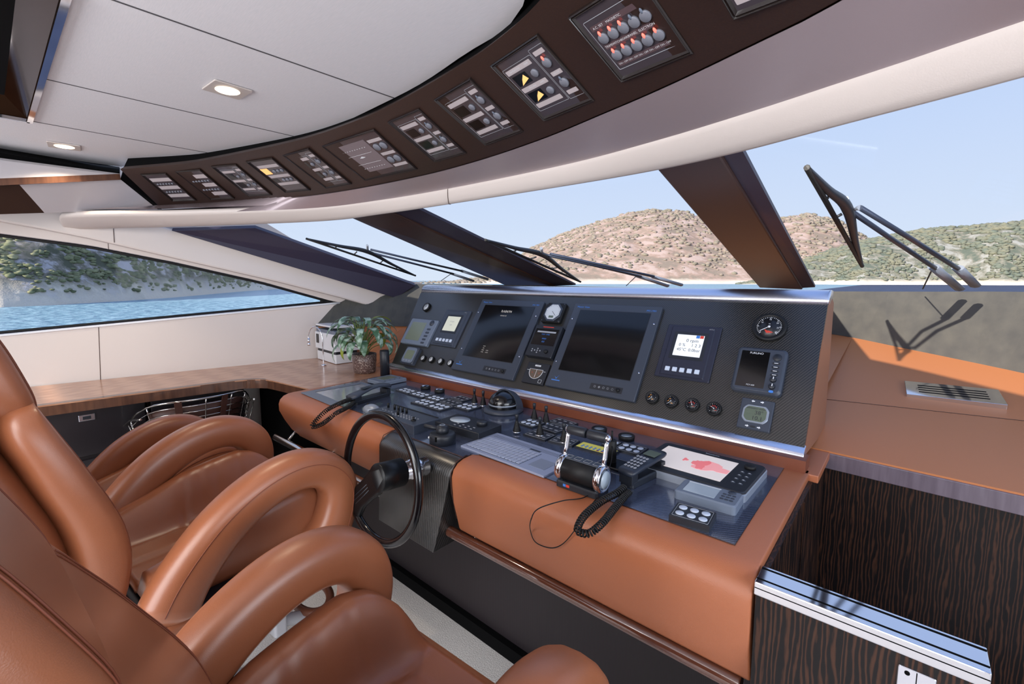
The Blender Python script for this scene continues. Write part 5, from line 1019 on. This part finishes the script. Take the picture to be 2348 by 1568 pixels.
def swpanel(lab, c, kind, grp='switch panels in the overhead console'):
    m, w_, h_ = facefit(c); t = thing('switch_panel', lab, 'switch panel', m, grp); 
    b = B(); b.loft([[Vector((x * k, y * q, z)) for x, y in ((-.5, -.5), (.5, -.5), (.5, .5), (-.5, .5))] for k, q, z in ((w_, h_, -.006), (w_, h_, .006), (w_ - .006, h_ - .006, .008), (w_ - .010, h_ - .010, .004), (w_ - .016, h_ - .016, .007), (w_ - .024, h_ - .024, .001), (w_ - .024, h_ - .024, -.006))], smooth=False, closed=True); obj('frame', b, SWF, t)
    W_, H_ = w_ - .024, h_ - .024; obj('plate', B().box((0, 0, -.002), (W_, H_, .006)), SWP, t); z = .0012
    def strip_(x, y, w2, h2=.08, m_=TITLE): return obj('title_strip', B().rbox(W_ * w2, H_ * h2, z, z + .0006, .002, cx=W_ * x, cy=H_ * y), m_, t)
    def knob(x, y, r, lit=0, ledm=REDLED):
        k = obj('knob', B().cyl(r, z, z + .006, 18, W_ * x, H_ * y, inset=.001), KNOBG, t)
        if lit: obj('indicator', B().lathe([(0, 0), (1, 0), (.8, .5), (0, .7)], 10, T(W_ * x, H_ * y + r * 1.1, z + .004) @ Matrix.Diagonal((r * .28, r * .55, .004, 1))), ledm if lit == 1 else MIDP, k)
        return k
    def win(x, y, w2, h2, m_=SCREEN): return obj('display_window', B().rbox(W_ * w2, H_ * h2, z, z + .0008, .001, cx=W_ * x, cy=H_ * y), m_, t)
    if kind == 'rows':
        for y in (.31, 0, -.33): strip_(0, y, .92, .13)
        b = B()
        for y in (.15, -.17):
            for i in range(6): b.cyl(W_ * .045, z, z + .004, 12, W_ * (-.34 + .136 * i), H_ * y)
        for i, y in enumerate((.15, -.17)): 
            for k in range(6): obj('knob', B().cyl(W_ * .045, z, z + .005, 12, W_ * (-.34 + .136 * k), H_ * y), KNOBG, t)
            for k in range(6): pass
    elif kind in ('duo', 'duolit'):
        for y in (.32, 0, -.30): strip_(-.16, y, .56, .075)
        win(-.26, .16, .30, .17); win(-.26, -.15, .30, .17)
        if kind == 'duolit': 
            for y in (.145, -.16): obj('amber_needle', B().prism([(-.5, -.5), (.5, -.1), (.3, .5), (-.1, .1)], z + .0008, z + .0014, T(-W_ * .24, H_ * y, 0) @ Matrix.Diagonal((W_ * .20, H_ * .14, 1, 1))), AMBER, t)
        knob(.04, .16, W_ * .06); knob(.04, -.15, W_ * .06)
        for y in (.36, .02, -.30): strip_(.35, y, .20, .065)
        knob(.35, .20, W_ * .07, 1 if kind == 'duolit' else 2); knob(.35, -.14, W_ * .07, 2)
        b = B(); b.tube([(x, y, z) for x, y in rrect(W_ * .66, H_ * .78, .003, -W_ * .14, 0)], .0007, 4, closed=True); b.tube([(x, y, z) for x, y in rrect(W_ * .28, H_ * .84, .003, W_ * .35, .02 * H_)], .0007, 4, closed=True); obj('outline', b, GREYT, t)
    elif kind == 'amber':
        for y in (.32, 0, -.26): strip_(0, y, .86, .085)
        win(-.30, .17, .30, .18, AMBER); win(-.34, -.14, .22, .12)
        for i in range(3): knob(.04 + .16 * i, .16, W_ * .06); knob(.0 + .16 * i, -.13, W_ * .06)
    elif kind == 'wide':
        win(-.13, .02, .66, .76, LEDP); b = B(); [b.box((-W_ * .13, H_ * y, z + .001), (W_ * .5, .0012, .0006)) for y in (-.14, .10)]; b.prism([(-.02, 0), (.0, .008), (.022, 0), (0, -.003)], z + .0008, z + .0016, T(-W_ * .12, H_ * .02, 0)); obj('display_lines', b, WHITET, t)
        b = B(); [b.box((W_ * (-.35 + .05 * i), H_ * y, z + .001), (.006, .003, .0005)) for i in range(10) for y in (-.26, .24)]; obj('display_marks', b, WHITET, t)
        for y in (.32, -.02, -.34): strip_(.35, y, .24, .07)
        for x in (.29, .41): knob(x, .17, W_ * .05); knob(x, -.18, W_ * .05)
    elif kind == 'big':
        for y in (.27, -.02, -.31): strip_(0, y, .84, .075, mat('dim_title_strip', (84, 66, 70), .5) if not bpy.data.materials.get('dim_title_strip') else bpy.data.materials['dim_title_strip'])
        for i in range(5):
            knob(-.33 + .165 * i, .11, W_ * .072, 1 if i < 3 else 2); knob(-.33 + .165 * i, -.17, W_ * .072, 1)
        b = B(); b.tube([(x, y, z) for x, y in rrect(W_ * .92, H_ * .78, .003)], .0009, 4, closed=True); obj('outline', b, GREYT, t)
        lettering([('A.C. SET', .009, -W_ * .30, H_ * .27, z + .0007), ('MAGNETIC', .009, -W_ * .05, H_ * .27, z + .0007), ('TRIM', .009, -W_ * .36, -H_ * .02, z + .0007), ('SWITCHBOARD', .008, -W_ * .16, -H_ * .02, z + .0007), ('PANEL', .009, W_ * .04, -H_ * .02, z + .0007), ('ELECTRONIC', .009, W_ * .27, -H_ * .02, z + .0007)] + [('ON - OFF', .007, W_ * (-.33 + .165 * i), -H_ * .31, z + .0007) for i in range(5)], WHITET, t)
    if kind in ('duolit',): lettering([('NAVIGATION', .008, -W_ * .25, H_ * .32, z + .0007), ('TEMP', .008, W_ * .02, H_ * .32, z + .0007), ('MACHINE', .008, -W_ * .2, 0, z + .0007), ('AMPS', .008, W_ * .02, 0, z + .0007), ('ON-OFF', .007, W_ * .35, H_ * .02, z + .0007)], WHITET, t)
    return t
SP = [([(336, 402), (391, 396), (440, 460), (383, 460)], 'rows', 'furthest port, with two rows of tiny knobs'), ([(419.5, 395), (474, 388), (524, 455), (467, 456)], 'rows', 'second from the port end, with two rows of tiny knobs'),
 ([(504, 384), (557, 376), (609.5, 447), (552, 448)], 'duo', 'third from the port end'), ([(584, 372), (642, 361), (695.6, 436), (636, 440)], 'amber', 'with an amber lit window'), ([(670, 355), (729, 340), (787, 421), (727.5, 432)], 'duo', 'immediately left of the wide one'),
 ([(757.5, 332), (875, 295), (941, 387), (819, 415)], 'wide', 'widest one, with a large pale display'), ([(908.5, 278), (980, 244), (1050.6, 353), (977, 371)], 'duo', 'immediately right of the wide one'),
 ([(1016, 223), (1099, 174), (1180, 303), (1091, 336)], 'duo', 'second right of the wide one'), ([(1144, 141), (1253, 72), (1343, 233), (1227, 283)], 'duolit', 'with two amber needles and a red lamp'), ([(1314, 26), (1480, -62), (1576, 119), (1413, 198)], 'big', 'with two rows of large grey knobs and red lamps'),
 ([(1590, -100), (1800, -190), (1910, -50), (1692, 48)], 'rows', 'cut off by the top edge of the picture')]
for c, k, l in SP: swpanel('overhead switch panel ' + l, c, k)

# ================================================================== WIPERS
panes = {'l': (Cb, Ab, At), 'm': (Ab, Bb, Bt), 'r': (Bb, Rb_, Bt)}
def wiper(lab, pane, blade0, blade1, joint, arms, pin, motors, thick=1.0):
    a, c, d = panes[pane]; n = (c - a).cross(d - a).normalized()
    if n.z < 0: n = -n
    G = lambda px, py, off=.03: hit(px, py, n, a + n * off)
    t = thing('windscreen_wiper', lab, 'wiper', T(*G(*arms[0][-1])), None); Mw = wm(t)
    p0, p1, j = G(*blade0, .02), G(*blade1, .02), G(*joint, .05); d_ = (p1 - p0)
    k = .011 * thick
    b = B(); b.tube([p0, p0 + d_ * .5, p1], k * .8, 8); obj('blade_rubber', b, RUBBER, t, M=Mw)
    b = B(); side = d_.cross(n).normalized(); side = side if side.dot(j - p0.lerp(p1, .5)) > 0 else -side
    mid = p0.lerp(p1, max(.3, min(.7, (j - p0).dot(d_) / d_.length_squared))); of = (j - mid)
    b.tube(catmull([p0, p0.lerp(mid, .5) + of * .45, j, mid.lerp(p1, .5) + of * .45, p1], 6), lambda s: k * (.6 + 1.1 * (1 - abs(2 * s - 1))), 8)
    for s in (.22, .38, .62, .78): b.tube([p0 + d_ * s, p0 + d_ * s + of * (.9 - abs(2 * s - 1)) * .8], k * .5, 6)
    obj('blade_frame', b, BLACKP, t, M=Mw)
    for A_ in arms: pp_ = [G(*q, .06 if i < len(A_) - 1 else .03) for i, q in enumerate(A_)]; obj('arm', B().tube(pp_, k * .85, 8), mat('wiper_arm', (58, 66, 84), .4, metal=.5) if not bpy.data.materials.get('wiper_arm') else bpy.data.materials['wiper_arm'], t, M=Mw)
    obj('joint_pin', B().tube([G(*q, .06) for q in pin], k * .9, 8), SILVP, t, M=Mw)
    for q0, q1 in motors: obj('spindle_arm', B().tube([G(*q0, .035), G(*q0, .035).lerp(G(*q1, .02), .5), G(*q1, .02)], k * 2.0, 8, flat=.6), MIDP, t, M=Mw)
    e_ = motors[0][0]; obj('washer_hose', B().tube(catmull([G(e_[0], e_[1]), G(e_[0] - 12, e_[1] + (motors[0][1][1] - e_[1]) * .5), G(e_[0] - 24, motors[0][1][1])], 6), k * .3, 6), RUBBER, t, M=Mw)
wiper('large wiper standing nearly upright on the starboard windscreen pane', 'r', (1850, 384), (1977, 610), (1942, 476), [[(1948, 482), (2040, 545), (2145, 615)], [(1972, 476), (2090, 548), (2200, 618)]], [(1938, 456), (1944, 486), (1972, 476)], [((2140, 612), (2200, 662)), ((2196, 614), (2236, 654))], 1.15)
wiper('wiper lying low across the middle windscreen pane', 'm', (1113, 550), (1331, 646), (1244, 584), [[(1250, 584), (1360, 608), (1470, 634)], [(1262, 582), (1400, 612), (1500, 634)]], [(1241, 569), (1243, 584)], [((1460, 632), (1530, 655)), ((1495, 634), (1562, 653))], 1.1)
wiper('wiper lying low across the port windscreen pane', 'l', (702, 547), (953, 632), (843, 577), [[(846, 578), (940, 602), (1040, 628)], [(850, 572), (950, 596), (1062, 622)]], [(842, 562), (843, 578)], [((1035, 627), (1085, 644)), ((1058, 621), (1118, 640))], .9)

# ================================================================== HELM CHAIRS
def sgn(v, e_): return math.copysign(abs(v) ** e_, v)
def build_chair(M, label):
    t = thing('helm_chair', label, 'helm chair', M, 'tan leather helm chairs')
    # arms: closed looking loops, rear foot on the seat side, front drop to the seat corner
    pth = catmull([(-.228, .668), (-.165, .775), (-.065, .880), (.045, .945), (.150, .968), (.235, .950), (.290, .900), (.308, .835), (.293, .765), (.262, .705), (.215, .662)], 7)
    for s in (-1, 1):
        rings = []; N = len(pth); stl = ([], [])
        for i, p in enumerate(pth):
            tg = (pth[min(i + 1, N - 1)] - pth[max(i - 1, 0)]).normalized(); nr = Vector((-tg.y, tg.x)); u = i / (N - 1); th = .064 + .012 * (abs(u - .5) * 2) ** 2; wx = .059 + .005 * u
            k = min(1, (i + 1.2) / 3, (N - i + .2) / 3); ring = []
            for q in range(20):
                a = 2 * math.pi * q / 20; X_ = sgn(math.cos(a), .75) * wx * k; Nn = sgn(math.sin(a), .75) * th * k; ring.append(Vector((s * .318 + X_, p.x + nr.x * Nn, p.y + nr.y * Nn)))
            rings.append(ring)
            for w2, (xx, nn) in enumerate(((.86, .60), (.98, .38))): stl[w2].append(Vector((s * (.318 + wx * xx), p.x + nr.x * th * nn, p.y + nr.y * th * nn)))
        b = B(); b.loft(rings); a_ = obj('armrest', b, LEATHER, t)
        [obj('stitching', B().tube(q[2:-2], .0011, 5), STITCH, a_) for q in stl]
    # seat
    def sw(y): return .284 - .06 * max(0, (y - .18) / .20) ** 2 - .02 * max(0, (-y - .2) / .1)
    def sz(x, y):
        k = min(1, abs(x) / .272); bol = max(0, min(1, (k - .50) / .28)); bol = bol * bol * (3 - 2 * bol)
        z = .706 + .014 * math.sin(max(0, min(1, (y + .1) / .4)) * math.pi) + bol * lerp_at([(-.31, .05), (-.15, .10), (0, .145), (.2, .176), (.32, .155), (.43, .09)], y)[1]
        z -= .012 * math.exp(-((k - .47) / .035) ** 2) + .010 * math.exp(-(x / .012) ** 2) * (1 if y < .15 else 0) + .012 * math.exp(-((y + .02) / .016) ** 2) * (1 - bol)
        for fy, fw, sl in ((.00, .013, .25), (.05, .010, .15), (.11, .014, .3), (.19, .009, -.1)): z -= .015 * bol * (1 if k < .6 else max(0, (.84 - k) / .24)) * math.exp(-((y - fy - sl * (abs(x) - .2)) / fw) ** 2)
        
        if k > .88: z -= .022 * ((k - .88) / .12) ** 2
        if y > .24: z -= (.04 + .09 * bol) * ((y - .24) / .14) ** 2
        
        return max(z, .698)
    nx, ny = 44, 60; b = B(); G = []
    for j in range(ny + 1):
        y = -.235 + .615 * j / ny; w2 = sw(y); G.append([Vector((w2 * (2 * i / nx - 1), y, sz(.272 * (2 * i / nx - 1), y))) for i in range(nx + 1)])
    vs = [p for r_ in G for p in r_]; fs = [(j * (nx + 1) + i, j * (nx + 1) + i + 1, (j + 1) * (nx + 1) + i + 1, (j + 1) * (nx + 1) + i) for j in range(ny) for i in range(nx)]
    b.add(vs, fs, None, True); rim = G[0] + [r_[-1] for r_ in G[1:-1]] + G[-1][::-1] + [r_[0] for r_ in G[1:-1]][::-1]
    def ofx(p, k, z): return Vector((p.x * k * 1.19, (p.y - .04) * k * 1.04 + .03, z))
    def off(p, k, z): return Vector((p.x * k, (p.y - .06) * k + .06, z))
    R1 = [off(p, 1.025, p.z - .02) for p in rim]; R2 = [off(p, 1.03, .70) for p in rim]; R3 = [off(p, 1.0, .680) for p in rim]; n = len(rim)
    b.loft([rim, R1, R2, R3], cap=False); o = len(b.v) - n; b.f.append([o + k for k in range(n)]); b.s.append(False); obj('seat', b, LEATHER, t)
    b = B(); b.loft([[ofx(p, .9, .684) for p in rim], [ofx(p, 1.0, .683) for p in rim], [ofx(p, 1.02, .681) for p in rim], [ofx(p, 1.02, .669) for p in rim], [ofx(p, 1.0, .667) for p in rim]]); obj('seat_trim', b, BLACKP, t)
    b = B(); b.loft([[ofx(p, .99, .668) for p in rim], [ofx(p, 1.02, .662) for p in rim], [ofx(p, 1.02, .632) for p in rim], [ofx(p, .97, .618) for p in rim]]); obj('seat_base', b, LEATHER, t)
    # backrest
    def lofted(levels, cav, nn=64, ex=.66):
        rings = []
        for z, yf, dp, hw in levels:
            ring = []
            for q in range(nn):
                a = 2 * math.pi * q / nn; X_ = sgn(math.cos(a), ex) * hw; Y_ = sgn(math.sin(a), ex); y = yf - dp / 2 + Y_ * dp / 2
                if Y_ > 0: y -= cav * Y_ * (1 - (X_ / hw) ** 4)
                ring.append(Vector((X_, y, z + (.010 * (1 - (X_ / hw) ** 2) if 0 else 0))))
            rings.append(ring)
        return rings
    dy = -.472
    def fine(l): return [tuple(v) for v in catmull(l, 4)]
    lv = [(.700, .175, .04, .20), (.712, .195, .10, .25), (.745, .222, .145, .268), (.80, .240, .165, .276), (.865, .248, .175, .280), (.946, .238, .175, .284), (1.02, .215, .17, .284), (1.087, .188, .165, .282), (1.155, .160, .155, .276), (1.217, .132, .145, .266), (1.262, .110, .125, .252), (1.290, .092, .09, .232), (1.302, .075, .04, .20)]; lv = fine(lv)
    R_ = lofted([(z, y + dy, d, w2) for z, y, d, w2 in lv], .045); b = B().loft(R_); bk = obj('backrest', b, LEATHER, t)
    for q in (7, 8, 24, 25): obj('stitching', B().tube([r_[q] * 1.0 + Vector(((.001 if q < 16 else -.001), .001, 0)) for r_ in R_[7:-7]], .0011, 5), STITCH, bk)
    sh = [(.62, .05, .08, .24), (.66, .07, .12, .265), (.80, .105, .13, .285), (.95, .095, .13, .29), (1.10, .045, .125, .288), (1.25, -.02, .115, .27), (1.38, -.06, .09, .24), (1.47, -.08, .06, .20), (1.49, -.09, .02, .16)]; sh = fine(sh)
    b = B().loft(lofted([(z, y + dy, d, w2) for z, y, d, w2 in sh], 0)); obj('back_shell', b, LEATHER, t)
    hd = [(1.255, .070, .06, .17), (1.268, .088, .11, .20), (1.31, .090, .14, .215), (1.38, .072, .15, .218), (1.45, .048, .145, .212), (1.51, .018, .125, .200), (1.548, -.012, .09, .178), (1.562, -.035, .04, .14)]; hd = fine(hd)
    R2_ = lofted([(z, y + dy, d, w2) for z, y, d, w2 in hd], .02); b = B().loft(R2_); h2 = obj('headrest', b, LEATHER, t)
    [obj('stitching', B().tube([r_[q] + Vector(((.001 if q < 16 else -.001), .001, 0)) for r_ in R2_[4:-4]], .0011, 5), STITCH, h2) for q in (7, 8, 24, 25)]
    # pedestal
    PEDM = bpy.data.materials.get('pedestal_enamel') or mat('pedestal_enamel', (186, 188, 194), .35, spec=.5)
    pd = obj('pedestal', B().lathe([(0, 0), (.20, 0), (.205, .010), (.19, .022), (.085, .040), (.070, .07), (.066, .40), (.075, .50), (.12, .60), (.16, .615), (0, .615)], 40, T(0, 0, 0)), PEDM, t)
    obj('slide_plate', B().rbox(.34, .40, .590, .617, .02, inset=.003), PEDM, t)
    kn = obj('height_knob', B().lathe([(0, 0), (.012, 0), (.012, .05), (.030, .055), (.034, .066), (.030, .080), (0, .082)], 24, T(.10, .03, .50) @ RZ(-25) @ RY(100)), MIDP, t)
    ft = B(); ft.rbox(.07, .05, .22, .30, .01, cx=.03, cy=.20); ft.tube([(.03, .06, .30), (.03, .20, .26), (.03, .30, .22)], .024, 12); fa = obj('footrest_arm', ft, PEDM, t, bevel=.002)
    obj('arm_hole', B().cyl(.008, 0, .002, 16, M=T(.03, .205, .3002)), VOID, fa); obj('arm_hole', B().cyl(.008, 0, .002, 16, M=T(.03, .183, .3002)), VOID, fa)
    obj('footrest', B().tube([Vector((.11 * math.cos(a), .36 + .055 * math.sin(a), .26 + .02 * math.sin(a))) for a in [2 * math.pi * k / 32 for k in range(32)]], .017, 12, closed=True), mat('footrest_leather', (98, 56, 38), .4) if not bpy.data.materials.get('footrest_leather') else bpy.data.materials['footrest_leather'], t)
    return t
ch = build_chair(T(-1.812, .452, 0) @ RZ(4), 'tan leather helm chair in the middle, facing the steering wheel')
c3 = dup(ch, T(-.700, .312, -.03) @ RZ(3.5), label='nearest tan leather helm chair, cut off by the bottom edge of the picture')
dup(ch, T(-2.675, .47, -.17) @ RZ(2), label='furthest tan leather helm chair on the port side, mostly hidden behind the middle one')
for o in c3.children:   # this chair's back is set at a slightly different angle
    if o.name.split('.')[0] in ('backrest', 'back_shell', 'headrest'):
        pv = Vector((0, -.25, .8)); o.rotation_euler.x = R(7.5); o.location = pv - RX(7.5) @ pv + Vector((0, .195, 0))
